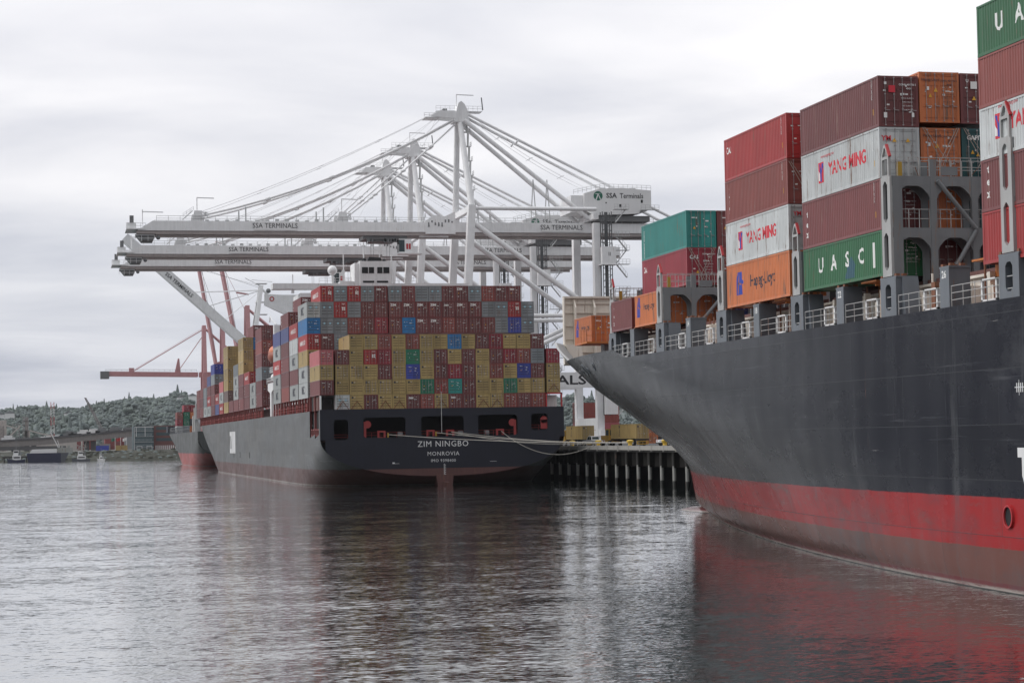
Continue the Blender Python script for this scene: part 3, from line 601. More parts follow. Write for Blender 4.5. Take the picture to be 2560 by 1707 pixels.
# next bay aft
zB = 16.78
o = near('forest', 0, 106.2, zB, 2.591, 'green container with widely spaced white letters at the bottom beside the brown post tower'); uasc(o, C40, 6.2); stencil(o, 2.591); cvs = side_patch(o, [(5.6, .25), (4.2, .25), (4.0, 1.0), (4.6, 1.5), (5.2, 1.0)], mat('bluish_overpaint', (.03, .10, .14), .5), C40, 'overpainted_patch')
for v in cvs.data.vertices: v.co.x += .002
o = near('maroon', 0, 106.2, zB + 2.62, 2.896, 'maroon container directly on the green one, white letters at its far end'); texmark(o, C40); idmarks(o, C40); stencil(o, 2.896)
o = near('silver', 0, 106.2, zB + 5.55, 2.896, 'clean white container with red lettering under the topmost maroon one', var=0); ym(o, C40, 5.9); front_text(o, 'YM', .42, .42, 2.25, M_redmark); tri(o, .9, 2.05); tri(o, 1.72, 2.05); idmarks(o, C40, M_mark)
o = near('maroon', 0, 106.2, zB + 8.48, 2.896, 'topmost maroon container with a pink placard on its door'); idmarks(o, C40); stencil(o, 2.896); sq(o, .62, 1.02, 1.95, 2.35, M_redmark); front_text(o, 'TAL', .2, .82, 2.12, M_mark); sq(o, .35, .5, 2.4, 2.55, M_mark); sq(o, .3, .5, .5, .8, M_mark); sq(o, 2.0, 2.15, .55, .8, M_mark)
for i, (k, lab) in enumerate((('maroon', 'dark maroon container low behind the lashing bridge, right of the green door'), ('orange', 'orange container seen through the upper opening of the lashing bridge'), ('orange', 'orange container with crossed lashing rods on its doors'), ('orange', 'topmost orange container between two dark maroon ones'))):
    o = near(k, 1, 106.2, zB + (0 if i == 0 else 2.62 + 2.93 * (i - 1)) + .0 + (.28 if i == 3 else 0), 2.896 if i else 2.591, lab)
    if i >= 2: front_text(o, 'Hapag-Lloyd', .22, .68, 2.45, M_dkmark, .01); tri(o, .98, 1.75); sq(o, .45, .58, 1.85, 2.05, M_mark); stencil(o, 2.896, M_dkmark)
for i, (k, lab) in enumerate((('slate', 'black container low behind the lashing bridge next to the right picture stack'), ('darkteal', 'dark container behind the right end of the lashing bridge'), ('darkteal', 'dark teal container with white CAPITAL lettering'), ('maroon', 'dark maroon container right of the topmost orange one'))):
    o = near(k, 2, 106.2, zB + (0 if i == 0 else 2.62 + 2.93 * (i - 1)) + (.25 if i == 3 else 0), 2.896 if i else 2.591, lab)
    if i == 2: front_text(o, 'CAPITAL', .36, 1.0, 2.35, M_mark); tri(o, .98, 1.3)
    if i == 3: sq(o, .62, 1.02, 2.0, 2.42, M_mark); front_text(o, 'T', .3, .82, 2.22, M_redmark); tri(o, .82, 1.35); front_text(o, 'U', .25, .42, 2.45, M_mark)
# right-hand stack cut by the picture edge, five high
for i, (k, f, lab) in enumerate((('red', None, 'red container at the foot of the tall right edge stack'), ('maroon', texmark, 'dark maroon container second from the bottom of the right edge stack'), ('silver', 'ym', 'white container with red and blue emblem in the right edge stack'), ('rust', None, 'brown container second from the top of the right edge stack'), ('forest', 'uasc', 'green container with white letters topping the right edge stack'))):
    o = near(k, 0, 81.4, 16.3 + 2.62 * i - .0, 2.591, lab)
    if f == 'ym':
        ym(o, C40, 7.1)
    elif f == 'uasc': uasc(o, C40, 6.6)
    elif f: f(o, C40)
# forward bays
for i, (k, lab) in enumerate((('orange', 'orange container seen through the low lashing bridge opening'), ('crimson', 'crimson container hidden behind the two short forward containers'), ('crimson', 'crimson container with crossed lashing rods below the teal one'), ('teal', 'teal container topping the forward stack'))):
    z = 16.72 + (0, 2.62, 2.95, 5.86)[i]
    if i == 1: continue
    o = near(k, 1, 149.75, z, 2.896 if i else 2.591, lab)
    if i == 2: cai(o, C40); front_text(o, 'CAI', .42, .55, 2.15, M_mark); stencil(o, 2.896); tri(o, .85, .9)
    if i == 3: side_text(o, 'CHINA SHIPPING', .3, C40 - .75, 1.3, C40, M_mark, vertical=True, press=False)
for i, (k, lab) in enumerate((('navy', 'dark blue container in shadow behind the low lashing bridge'), ('rust', 'brown container right of the crimson doors'), ('maroon', 'maroon container right of the teal one at the top'))): near(k, 2, 149.75, 16.72 + (0, 2.95, 5.86)[i], 2.896 if i else 2.591, lab)
C20 = 6.06
o = near('orange', 0, 149.7, 16.68, 2.5, 'short orange container with dark lettering beside the low lashing bridge', L_=C20); hl(o, C20, 3.0, .62)
o = near('maroon', 0, 156.7, 16.68, 2.5, 'short maroon container with three stacked white letters', L_=C20); stacked_text(o, 'tex', .5, C20 - .75, 1.9, .62, M_mark, C20)
o = container('orange', 48.45, 178.75, 16.6, C20, 2.5, 'foremost short orange container in front of the beige breakwater', NG, fine=True); hl(o, C20, 3.0, .62)
# crossed lashing rods
def rods(x, y, z, h, n=2):
    for a0, b0, c0 in ((.1, 1.5, .2), (2.34, .95, .2), (.22, 1.7, .5), (2.22, .8, .5))[:2 * n]: mb = MB(); mb.tube((x + a0, y - .06, z + h), (x + b0, y - .35, z + c0), .022, 5); part(mb, 'lashing_rod', mat('rod_steel', (.35, .28, .24), .5), ship)
rods(XC + 2.52, 106.2, 22.4, 2.85); rods(XC + 5.04, 106.2, 22.4, 2.85); rods(XC + 2.52, 149.75, 19.5, 3.1); rods(XC, 120.85, 22.4, 2.9); rods(XC + 5.04, 149.75, 19.5, 3.1, 1)
# ------------------------------------------------------------------ far ship with the container wall at its stern
ZC, ZB = 67.4, 21.8
zim = link('container_ship', None, None, (ZC, 349, 0)); zim['label'] = 'dark blue container ship seen from its stern under a wall of stacked containers'; zim['category'] = 'container ship'; zim['group'] = 'container ships moored along the quay'
H_zim = hull_paint('far_hull_paint', (.095, .098, .10), [(3.0, (.085, .034, .028))], edge=.12, seam=.08, rough=.45, fade=(.17, .165, .15), fadeamt=.5)  # navy side lightened to grey: its sheen and fading both in the colour
M_trans = mat('transom_paint', (.006, .007, .017), .45, streak=.2, wear=.08, wearcol=(.05, .05, .06)); M_pink = mat('oxide_red_paint', (.22, .055, .05), .6, wear=.3, wearcol=(.2, .12, .1)); M_ox = mat('oxide_boot_paint', (.10, .042, .038), .6, wear=.3)
ZT = [(-9, 540, 672, 1.9), (0, 550, 685, 2.0), (4, 565, 686, 2.4), (8, 585, 689, 2.9), (13.45, 610, 694, 3.5)]
def zb_(Y, z):
    # stern: sections lift towards the transom
    if Y < 430:
        t = (Y - 349) / 81.0; s = t * t * (3 - 2 * t)
        zk = 1.65 + (-9 - 1.65) * min(1, (Y - 349) / 34) ** .8; zt = 8.5 + (3.0 - 8.5) * min(1, (Y - 349) / 60) ** .7
        if z >= zt: return ZB
        if z <= zk: return 0.0
        n = 2.2 + 4 * s; return ZB * (1 - ((zt - z) / (zt - zk)) ** n) ** (1 / n)
    Y0, Ys, p = interp(ZT, z)
    if Y <= Y0: return ZB
    return ZB * max(0.0, 1 - ((Y - Y0) / (Ys - Y0)) ** p) if Y < Ys else 0.0
def zim_hull():
    mb = MB(); ys = [349, 350.5, 352, 354, 356, 358, 360, 363, 367, 372, 378, 385, 392, 400, 410, 420, 430]; nz = 22
    for s in (-1, 1):
        rows = []
        for Y in ys:
            zk = max(-9, 1.65 + (-9 - 1.65) * min(1, (Y - 349) / 34) ** .8); row = []
            for i in range(nz):
                t = i / (nz - 1); z = zk + (13.4 - zk) * (t ** 1.35 * .6 + t * .4); row.append((ZC + s * zb_(Y, z + 1e-6), Y, z))
            if s == -1 and 350 < Y < 363.5: pass
            rows.append(row)
        for a, b in zip(rows, rows[1:]):
            for i in range(nz - 1):
                zmid = (a[i][2] + a[i + 1][2]) / 2
                if s == -1 and zmid > 8.9 and a[0][1] >= 350.4 and b[0][1] <= 363.1: continue      # open mooring deck
                mb.add([a[i], b[i], b[i + 1], a[i + 1]], [(0, 1, 2, 3)], 0, True)
    zs = [-9, -4, 0, 1.5, 3, 4.5, 6, 7.5, 9, 10.5, 12, 13.45, 15.0]; nu = 30
    for s in (-1, 1):
        rows = []
        for z in zs:
            zz = min(z, 13.45); Y0, Ys, p = interp(ZT, zz); yy = [430, 470, 510] + [Y0 + (Ys - Y0) * i / nu for i in range(nu + 1)]
            if z > 14: row = [(ZC + s * (zb_(Y, zz) if Y > 430.1 else ZB), Y, 13.45 if Y < 636 else (13.45 + min(1, (Y - 636) / 8) * 2.2)) for Y in yy]
            else: row = [(ZC + s * (zb_(Y, zz) if Y > 430.1 else ZB), Y, z) for Y in yy]
            rows.append(row)
        n = len(rows[0])
        for a, b in zip(rows, rows[1:]):
            for j in range(n - 1):
                mb.add([a[j], a[j + 1], b[j + 1], b[j]], [(0, 1, 2, 3)], 0, True)
    me = mb.mesh('hull', H_zim, (ZC, 349, 0)); bm = bmesh.new(); bm.from_mesh(me); bmesh.ops.remove_doubles(bm, verts=bm.verts, dist=.01); bmesh.ops.recalc_face_normals(bm, faces=bm.faces); bm.to_mesh(me); bm.free(); link('hull', me, zim, (ZC, 349, 0))
    d = MB(); yy = [349.2, 430, 520, 610, 630, 645, 660, 675, 688, 694]; vs = [(ZC - (ZB if Y < 430 else zb_(Y, 13.45)), Y, 13.38) for Y in yy] + [(ZC + (ZB if Y < 430 else zb_(Y, 13.45)), Y, 13.38) for Y in yy]
    d.add(vs, [(j, j + 1, len(yy) + j + 1, len(yy) + j) for j in range(len(yy) - 1)]); part(d, 'deck', M_pink, zim)
    # transom plate with its mooring openings (x0, x1, z0, z1)
    op = [(48.0, 50.5, 8.2, 11.7), (53.2, 60.6, 8.5, 12.0), (63.4, 71.0, 8.6, 12.1), (73.6, 80.7, 8.6, 12.2), (83.2, 86.2, 9.4, 12.3)]
    t = MB(); ya, yb = 348.9, 349.1
    def low(x): b = min(.9999, abs(x - ZC) / ZB); return 8.5 - (8.5 - 1.65) * (1 - b ** 2.2) ** (1 / 2.2)
    xs = [ZC - ZB + 2 * ZB * i / 48 for i in range(49)]
    for a, b in zip(xs, xs[1:]): t.prism([(a, max(low(a), 3.0)), (b, max(low(b), 3.0)), (b, 8.2), (a, 8.2)], 'y', ya, yb, 0) if max(low(a), low(b)) < 8.15 else None
    boot = MB()
    for a, b in zip(xs, xs[1:]):
        if low(a) < 3.0 and low(b) < 3.0: boot.prism([(a, low(a)), (b, low(b)), (b, 3.0), (a, 3.0)], 'y', ya + .02, yb)
    part(boot, 'transom_boot', M_ox, zim)
    t.box(ZC - ZB, ZC + ZB, ya, yb, 12.3, 13.5, 0)
    x = ZC - ZB
    for x0, x1, z0, z1 in op: 
        t.box(x, x0, ya, yb, 8.2, 12.3, 0); 
        if z0 > 8.2: t.box(x0, x1, ya, yb, 8.2, z0, 0)
        if z1 < 12.3: t.box(x0, x1, ya, yb, z1, 12.3, 0)
        for sx, xx in ((1, x0), (-1, x1)):
            for sz, zz in ((1, z0), (-1, z1)): t.prism([(xx, zz), (xx + sx * .35, zz), (xx, zz + sz * .35)], 'y', ya, yb, 0)
        x = x1
    t.box(x, ZC + ZB, ya, yb, 8.2, 12.3, 0); part(t, 'transom', M_trans, zim)
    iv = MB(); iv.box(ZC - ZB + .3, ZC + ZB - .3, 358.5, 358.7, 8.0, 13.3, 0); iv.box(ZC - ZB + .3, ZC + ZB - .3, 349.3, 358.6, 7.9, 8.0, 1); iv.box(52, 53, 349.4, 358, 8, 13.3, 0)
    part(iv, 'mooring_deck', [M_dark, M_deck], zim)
    md = MB()
    for x0, x1, z0, z1 in op:
        md.rail((x0, 349.5, z0), (x1, 349.5, z0), .9, .03, 1.3, 0, 2)
    for xx in (53.5, 80.3): md.box(xx - .2, xx + .2, 349.15, 349.4, 8.5, 11.3, 0); md.tube((xx + (.45 if xx < 60 else -.45), 349.2, 10.8), (xx + (.45 if xx < 60 else -.45), 349.4, 10.8), .65, 12, 0)
    md.tube((85.6, 349.15, 11.2), (85.6, 349.4, 11.2), .65, 12, 0); md.box(85.0, 86.2, 349.15, 349.4, 9.6, 11.2, 0)
    for xx in (56.4, 65.1, 68.6, 77.6): 
        md.frame([(xx - .7, 8.3), (xx + .7, 8.3), (xx + .7, 9.7), (xx - .7, 9.7)], [(xx - .4, 8.6), (xx + .4, 8.6), (xx + .4, 9.4), (xx - .4, 9.4)], 'y', 349.12, 349.6, 0)
    for xx in (59.4, 70.2, 74.9): md.tube((xx, 350, 9.0), (xx + .8, 350, 9.0), .5, 10, 1)
    md.box(57.4, 57.6, 348.8, 349, 8.5, 9.3, 2); md.box(65.9, 66.1, 348.8, 349, 8.6, 9.4, 2)
    part(md, 'mooring_fittings', [mat('shaded_winch_red', (.30, .035, .035), .6, wear=.2), M_lbgrey, mat('yellow_gear', (.42, .26, .03), .6)], zim)
    rd = MB(); rd.prism([(ZC - 1.5, 1.9), (ZC + 1.6, 1.9), (ZC + 1.05, -2.5), (ZC - .8, -2.5)], 'y', 348.6, 353.5); rd.box(ZC - .35, ZC + .35, 345.6, 349, -9, .6); part(rd, 'rudder', M_ox, zim)
    for s, sz, z in (('ZIM NINGBO', 1.42, 7.2), ('MONROVIA', 1.0, 5.5), ('IMO 9398400', .72, 4.3)):
        lettering(s, sz, (ZC - .15, 348.88, z), FRONT, M_white, zim, 'ship_name' if sz > 1 else 'port_name', 0.0, spacing=1.12)
    dm = MB()
    for i in range(12): dm.box(ZC - .1, ZC + (.12 if i % 2 else .28), 348.86, 348.9, 1.9 + i * .16, 1.97 + i * .16)
    dm.box(58.2, 59.4, 348.86, 348.9, 3.9, 3.95); dm.box(58.2, 58.6, 348.86, 348.9, 3.95, 4.15); dm.box(75.6, 76.8, 348.86, 348.9, 4.0, 4.05); part(dm, 'draft_marks', M_white, zim)
    # logo letters far along the side
    lg = MB(); xx = ZC - ZB - .03
    for i, (b, a) in enumerate(((529, 524.8), (524.1, 521.4), (520.7, 517.6), (516.9, 513.4))):
        if i == 0: lg.prism([(a, 5.4), (b, 5.4), (b, 6.5), (a + 1.5, 9.8), (b, 9.8), (b, 10.9), (a, 10.9), (a, 9.9), (b - 1.6, 6.5), (a, 6.5)], 'x', xx, xx + .02)
        else: lg.box(xx, xx + .02, a, b, 5.4, 10.9)
    part(lg, 'painted_letters', M_white, zim)
    sr = MB()
    for Y in (476, 500, 517): sr.box(xx, xx + .03, Y, Y + 1.0, 4.4, 5.8)
    part(sr, 'side_scupper', M_dark, zim)
zim_hull()
# stanchions and red rails under the outboard containers
BAY = [366.6, 381.2, 396, 410.8, 447.8, 462.2, 476.5, 491.2, 505.5, 519.8, 535, 550.3, 564.6, 579.5, 594.3, 609.2, 624, 638.5]
L45 = 13.5
for i, Y in enumerate(BAY[:-1]):
    for dy in (.4, 4.6, 9.0, 13.1): s_ = MB(); s_.box(45.75, 46.1, Y + dy - .16, Y + dy + .16, 13.4, 15.95, 0); part(s_, 'stanchion', M_pink, zim)
    r_ = MB(); r_.rail((45.72, Y, 13.42), (45.72, Y + 14.3, 13.42), 1.1, .035, 2.4, 0, 2)
    for k in range(2): y = Y + 2.2 + k * 6.4; r_.frame([(y, 13.5), (y + 1.2, 13.5), (y + 1.2, 14.9), (y, 14.9)], [(y + .2, 13.7), (y + 1.0, 13.7), (y + 1.0, 14.7), (y + .2, 14.7)], 'x', 45.8, 45.9, 0)
    part(r_, 'railing', mat('rail_red_paint', (.38, .09, .08), .6), zim)
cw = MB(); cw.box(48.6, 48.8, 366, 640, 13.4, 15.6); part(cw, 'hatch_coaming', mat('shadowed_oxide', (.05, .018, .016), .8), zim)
ss = MB()        # stern side posts round the open mooring deck
for y in (350.2, 356.5, 363.3): ss.box(45.65, 46.05, y, y + .35, 8.6, 16.0)
ss.box(45.62, 45.9, 348.95, 349.3, 8.2, 15.9, 1)
for y in (351, 353.2, 355.4, 358, 360.5): ss.frame([(y, 8.9), (y + 1.5, 8.9), (y + 1.5, 10.2), (y, 10.2)], [(y + .25, 9.15), (y + 1.25, 9.15), (y + 1.25, 9.95), (y + .25, 9.95)], 'x', 45.7, 45.85, 0)
part(ss, 'stern_posts', [M_pink, M_white], zim)
dp = MB(); dp.box(46.3, 48.3, 352, 366, 13.42, 15.8); dp.box(46.2, 46.6, 350, 363.2, 8.3, 13.3); part(dp, 'stern_dark_fill', M_dark, zim)  # near-black boxes filling the open stern corner
# containers on the stern: lower block at Y 349.6, upper block one bay further
ZG = 'containers stacked on the far ship'
DT = {'s': 1}
def zc(code, x, y, z, H, lab, doors=True, L_=L45, side=None):
    k = {'R': 'red', 'G': 'grey', 'M': 'maroon', 'Z': 'maroon', 'N': 'maroon', 'B': 'blue', 'Y': 'tan', 'X': 'rust', 'C': 'crimson', 'V': 'cobalt', 'T': 'teal', 'E': 'green', 'D': 'green', 'P': 'pink', 'S': 'silver', 'L': 'msc', 'U': 'violet', 'W': 'brown', 'H': 'slate'}[code]
    o = container(k, x, y, z, L_, H, lab, ZG, doors=doors)
    if doors:
        def ft(s, size, xx, zz, m, b=.03): src = text_mesh(s, size, b); key = ('ft', s, size, xx, zz, m.name); 
        s = {'Z': 'ZIM', 'N': 'tex'}.get(code)
        if s:
            key = ('doorlogo', s, H)
            if key not in DOOR:
                src = text_mesh(s, .62, .03); me = src.copy(); me.materials.append(M_mark)
                for v in me.vertices: v.co = FRONT @ v.co + Vector((.82, -.04, H - .62))
                DOOR[key] = me
            link('lettering', DOOR[key], o)
    if side:
        key = ('sidelogo', side, H, L_)
        if key not in DOOR:
            m = M_mark if side in ('HAMBURG SUD', 'tex') else M_dkmark
            if side in ('tanv', 'tex'):
                bm = bmesh.new()
                for i, c in enumerate('MSC' if side == 'tanv' else 'tex'):
                    src = text_mesh(c, .85, .03).copy()
                    for v in src.vertices: v.co = SIDE @ v.co + Vector((-.02, (L_ * .5 if side == 'tanv' else L_ - 1.6), H - .55 - i * .75))
                    bm.from_mesh(src)
                me = bpy.data.meshes.new('lettering'); bm.to_mesh(me); bm.free()
            else:
                src = text_mesh('MSC' if side == 'MSC' else 'HAMBURG SÜD', 2.1 if side == 'MSC' else 1.15, .02); me = src.copy(); me.materials.clear()
                for v in me.vertices: v.co = SIDE @ v.co + Vector((-.02, L_ * .5, H * .5))
            me.materials.append(m); DOOR[key] = me
        link('lettering', DOOR[key], o)
    return o
TN = lambda i: ORD[i]
def cname(c): return CN[{'R': 'red', 'G': 'grey', 'M': 'maroon', 'Z': 'maroon', 'N': 'maroon', 'B': 'blue', 'Y': 'tan', 'X': 'rust', 'C': 'crimson', 'V': 'cobalt', 'T': 'teal', 'E': 'green', 'D': 'green', 'P': 'pink', 'S': 'silver', 'L': 'msc', 'U': 'violet', 'W': 'brown', 'H': 'slate'}[c]]
lower = ['SYMYYNX' + 'YNMYYXMX', 'YYYYYYE' + 'XTMYYDYY', 'YYYMYVY' + 'MCMYXYVM', 'MYRCYEY' + 'MYMYMCXG', '-YYXYXY' + 'YBYMCYYN']
for r, row in enumerate(lower):
    z = 13.42 + 2.62 * r; nthtop = 8 - r
    for c, code in enumerate(row):
        if code == '-': continue
        gx = 48.5 + 2.5 * c + random.uniform(-.012, .012)
        sd_ = 'tanv' if (code == 'Y' and r == 4 and c == 1) else None
        zc(code, gx, 349.6 + random.uniform(-.04, .04), z, 2.591, '%s container, %s row from top, %s from left, directly above the navy stern' % (cname(code), TN(nthtop), TN(c + 2)), side=sd_)
for r, (a, b) in enumerate((('M', 'Y'), ('Y', 'Y'), ('P', 'C'))):
    z = 13.42 + 2.62 * (r + 1)
    zc(a, 45.72, 349.6, z, 2.591, '%s container on the left corner of the navy stern, %s from its top' % (cname(a), TN(3 - r)), side='tanv' if a == 'Y' else None)
    zc(b, 86.35, 349.6, z, 2.591, '%s container on the right corner of the navy stern, %s from its top' % (cname(b), TN(3 - r)))
upper = [('RNG', 45.75, 24.7), ('BGGXMC' + 'MBZZX' + 'MMMGVG', 45.75, 27.62), ('GGRGMM' + 'ZZZZN' + 'ZZGGRG', 45.75, 30.55), ('RGRGN' + 'GMGGM' + 'ZGXNN', 48.25, 33.48)]
for r, (row, x0, z) in enumerate(upper):
    for c, code in enumerate(row):
        if r == 0 and c == 1: code = 'N'
        sx = .12 * ((c + (1 if r == 3 else 0)) > 5) 
        side = None
        if c == 0: side = {'R': 'HAMBURG SUD', 'G': 'MSC'}.get(code)
        kcode = 'L' if (c == 0 and code == 'G') else code
        zc(kcode, x0 + 2.5 * c + sx, 366.6 + random.uniform(-.04, .04), z, 2.88, '%s container, %s row from top, %s from left in the set back upper wall' % (cname(kcode), TN(4 - r), TN(c + (2 if r == 3 else 1))), side=side)
# posts on the right-hand corner of the stern and the small white house under it
st = MB()
for x in (86.2, 89.0): st.box(x - .12, x + .12, 349.5, 349.8, 13.4, 16.0)
st.box(86, 89.1, 349.5, 349.8, 15.75, 16.0); part(st, 'stern_posts', M_redp, zim)
h_ = MB(); h_.box(86.5, 88.6, 351.5, 354, 13.4, 15.6); h_.box(45.9, 47.6, 353, 360, 13.4, 15.7, 1); part(h_, 'deck_house', [M_white, M_deck], zim)
for c in (0, 1, 3, 4, 7, 10, 11, 15.15):
    for dx, ex in ((.15, 1.25), (2.3, 1.2)): x = 48.5 + 2.5 * c; z_ = 13.45 + (2.65 if c > 15 else 0); br = MB(); br.tube((x + dx, 349.5, z_), (x + ex, 349.4, z_ + 1.5), .06, 5); part(br, 'lashing_rod', M_rusty, zim)
fl = MB(); fl.tube((67.0, 348.7, 9.2), (67.0, 348.7, 17.6), .035, 6); fl.box(66.97, 67.03, 347.9, 348.7, 16.4, 17.6, 1); part(fl, 'ensign_staff', [M_white, M_redp], zim)
# port-side stacks going forward (bottom to top); second string = what shows of the next columns
PORT = [(0, 'LLYRBL'[:3], 3), (1, 'LMLSR', 0), (2, 'XMMMUM', 0), (3, 'LLRLU', 0), (4, 'MMGMXM', 0), (5, 'LL', 0), (6, 'MMR', 0), (7, 'MMMYYY', 0), (8, 'MLLG', 0), (9, 'M', 0), (10, 'YWYYYY', 0), (11, 'RLP', 0), (12, 'UR', 0), (13, 'MMMGV', 0), (14, 'LRMU', 0), (15, 'LGG', 0), (16, 'MMM', 0), (17, 'MMM', 0)]
for bi, cols, _ in PORT:
    for t, code in enumerate(cols):
        side = {'L': 'MSC', 'R': 'HAMBURG SUD', 'Y': 'tanv'}.get(code)
        if code == 'M' and (bi + t) % 3 == 1: side = 'tex'
        n = len(cols) - t + (3 if bi == 0 else 0); prv = len(PORT[bi - 1][1]) if bi else 0
        zc(code, 45.75, BAY[bi], 15.95 + 2.93 * t, 2.88, '%s container, %s from the top, %s side stack from the stern' % (cname(code), TN(n), TN(bi + 1)), doors=t >= prv - 1 or bi == 4, side=side)
def inner(bi, c, tiers, codes, ):
    for t, code in zip(tiers, codes): zc(code, 45.75 + 2.5 * c, BAY[bi], 15.95 + 2.93 * t, 2.88, '%s container %s column inboard in the %s side stack from the stern, %s tier' % (cname(code), TN(c), TN(bi + 1), TN(t + 1)), side='tex' if code == 'Z' else None)
inner(2, 1, (5, 6), 'MZ')
for c in (1, 2): inner(4, c, (3, 4, 5), 'GMN')
for c in (1, 2, 3, 4): inner(7, c, (3, 4, 5, 6), 'MMBN')
inner(10, 1, (2, 3, 4, 5), 'YYYY'); inner(6, 1, (2,), 'R'); inner(10, 2, (2,), 'M')
for c in (1, 2): inner(13, c, (2, 3, 4), 'MGU')
# accommodation block with bridge
acc = link('deckhouse', None, zim, (67, 432, 13.4)); a = MB(); a.box(52, 83, 427, 440, 13.4, 39.5); a.box(64.6, 71.2, 425.5, 434, 39.5, 46.2); a.box(46.2, 88.5, 427.5, 431.5, 40.4, 41.6); a.box(63.6, 64.6, 426.5, 433, 40.6, 45.9)
part(a, 'walls', M_white, acc)
w = MB()
for x0, x1 in ((65.0, 66.3), (66.5, 67.6), (68.3, 69.4), (69.6, 70.9)): w.box(x0, x1, 425.42, 425.5, 43.6, 44.9)
for x0, x1 in ((65.2, 67.6), (68.2, 70.6)): w.box(x0, x1, 425.42, 425.5, 41.6, 42.0)
part(w, 'windows', M_dark, acc)
w2 = MB()
for k in range(8):
    for j in range(12): w2.box(53.5 + j * 2.4, 54.3 + j * 2.4, 426.92, 427, 16 + k * 3, 16.9 + k * 3)
part(w2, 'windows', M_dark, acc)
f = MB(); f.prism([(66.4, 46.2), (69.6, 46.2), (69.3, 47.1), (66.8, 47.2)], 'y', 427, 431); f.ball((65.8, 428, 46.6), .5, 8, 6); f.ball((70.2, 428, 46.5), .4, 8, 6); part(f, 'funnel_top', M_dark, acc)
ms = MB(); ms.tube((65.8, 428, 46.5), (65.8, 428, 50.5), .14, 6); ms.path([(64.9, 428, 50.8), (65.2, 428, 49.7), (65.8, 428, 49.5), (66.4, 428, 49.7), (66.7, 428, 50.6)], .07, 5); ms.bar((67.2, 428, 48.9), (71.2, 428, 48.5), .15, .12); ms.tube((69.2, 428, 47), (69.2, 428, 48.7), .1, 5)
for x, h in ((61.4, 47.9), (71.8, 48.0), (50.5, 43.5)): ms.tube((x, 428, 40), (x, 428, h), .12, 6); ms.box(x - .3, x + .3, 427.8, 428.2, h - 4, h - 3.4)
ms.tube((59, 428, 40), (59, 428, 43.5), .25, 8); ms.ball((59, 428, 44.4), 1.05, 12, 8); ms.box(60.5, 63.8, 427, 430, 40.2, 42.0)
ms.rail((56, 427, 41.6), (63, 427, 41.6), 1.1, .05, 1.5, 0, 2); ms.rail((72, 427, 41.6), (77, 427, 41.6), 1.1, .05, 1.2, 0, 2)
for i in range(14): x = random.uniform(72, 78); ms.tube((x, 428, 41), (x + random.uniform(-.6, .6), 428, 43 + random.uniform(0, 1.6)), .05, 4)
part(ms, 'mast_and_aerials', M_white, acc)
# side structure with lifeboat in the gap
sb = MB(); sb.box(46.6, 49.5, 427, 429.5, 13.4, 23, 0); sb.prism([(427, 20.6), (438, 20.6), (438, 19.2), (433.5, 18.5), (433.5, 13.5), (431, 13.5), (431, 18.5), (427, 19.2)], 'x', 46.0, 46.6, 0); sb.rail((46, 426, 20.6), (46, 440, 20.6), 1.1, .06, 2, 0, 2)
for z in (23, 25.5): sb.box(46.6, 49, 427, 439, z, z + .15, 0); sb.rail((46.6, 427, z), (46.6, 439, z), 1.1, .06, 1.5, 0, 2)
sb.tube((47, 429, 14), (47, 429, 33), .25, 8, 0); sb.path([(47, 429, 33), (46.6, 434, 34.2), (46.6, 437, 35.2), (46.6, 438, 34)], .12, 6); sb.box(46.4, 47.6, 427.5, 429.5, 30.5, 32.8); sb.ball((46.9, 432, 21.8), .9, 8, 6)
part(sb, 'boat_deck', M_white, acc)
lb = MB(); lb.ball((46.9, 433, 26.4), 1, 12, 8, 0, (1.3, 5.0, 1.5)); lb.ball((46.9, 433, 27.3), 1, 12, 6, 1, (1.15, 4.2, 1.3)); part(lb, 'lifeboat', [mat('lifeboat_hull', (.30, .07, .03), .5), mat('lifeboat_orange', (.62, .16, .05), .4)], zim)
# forward bulwark edge
fb = MB(); fb.prism([(640, 13.4), (652, 15.6), (640, 15.6)], 'x', 46.0, 46.3); part(fb, 'bulwark_bracket', M_hgrey, zim)
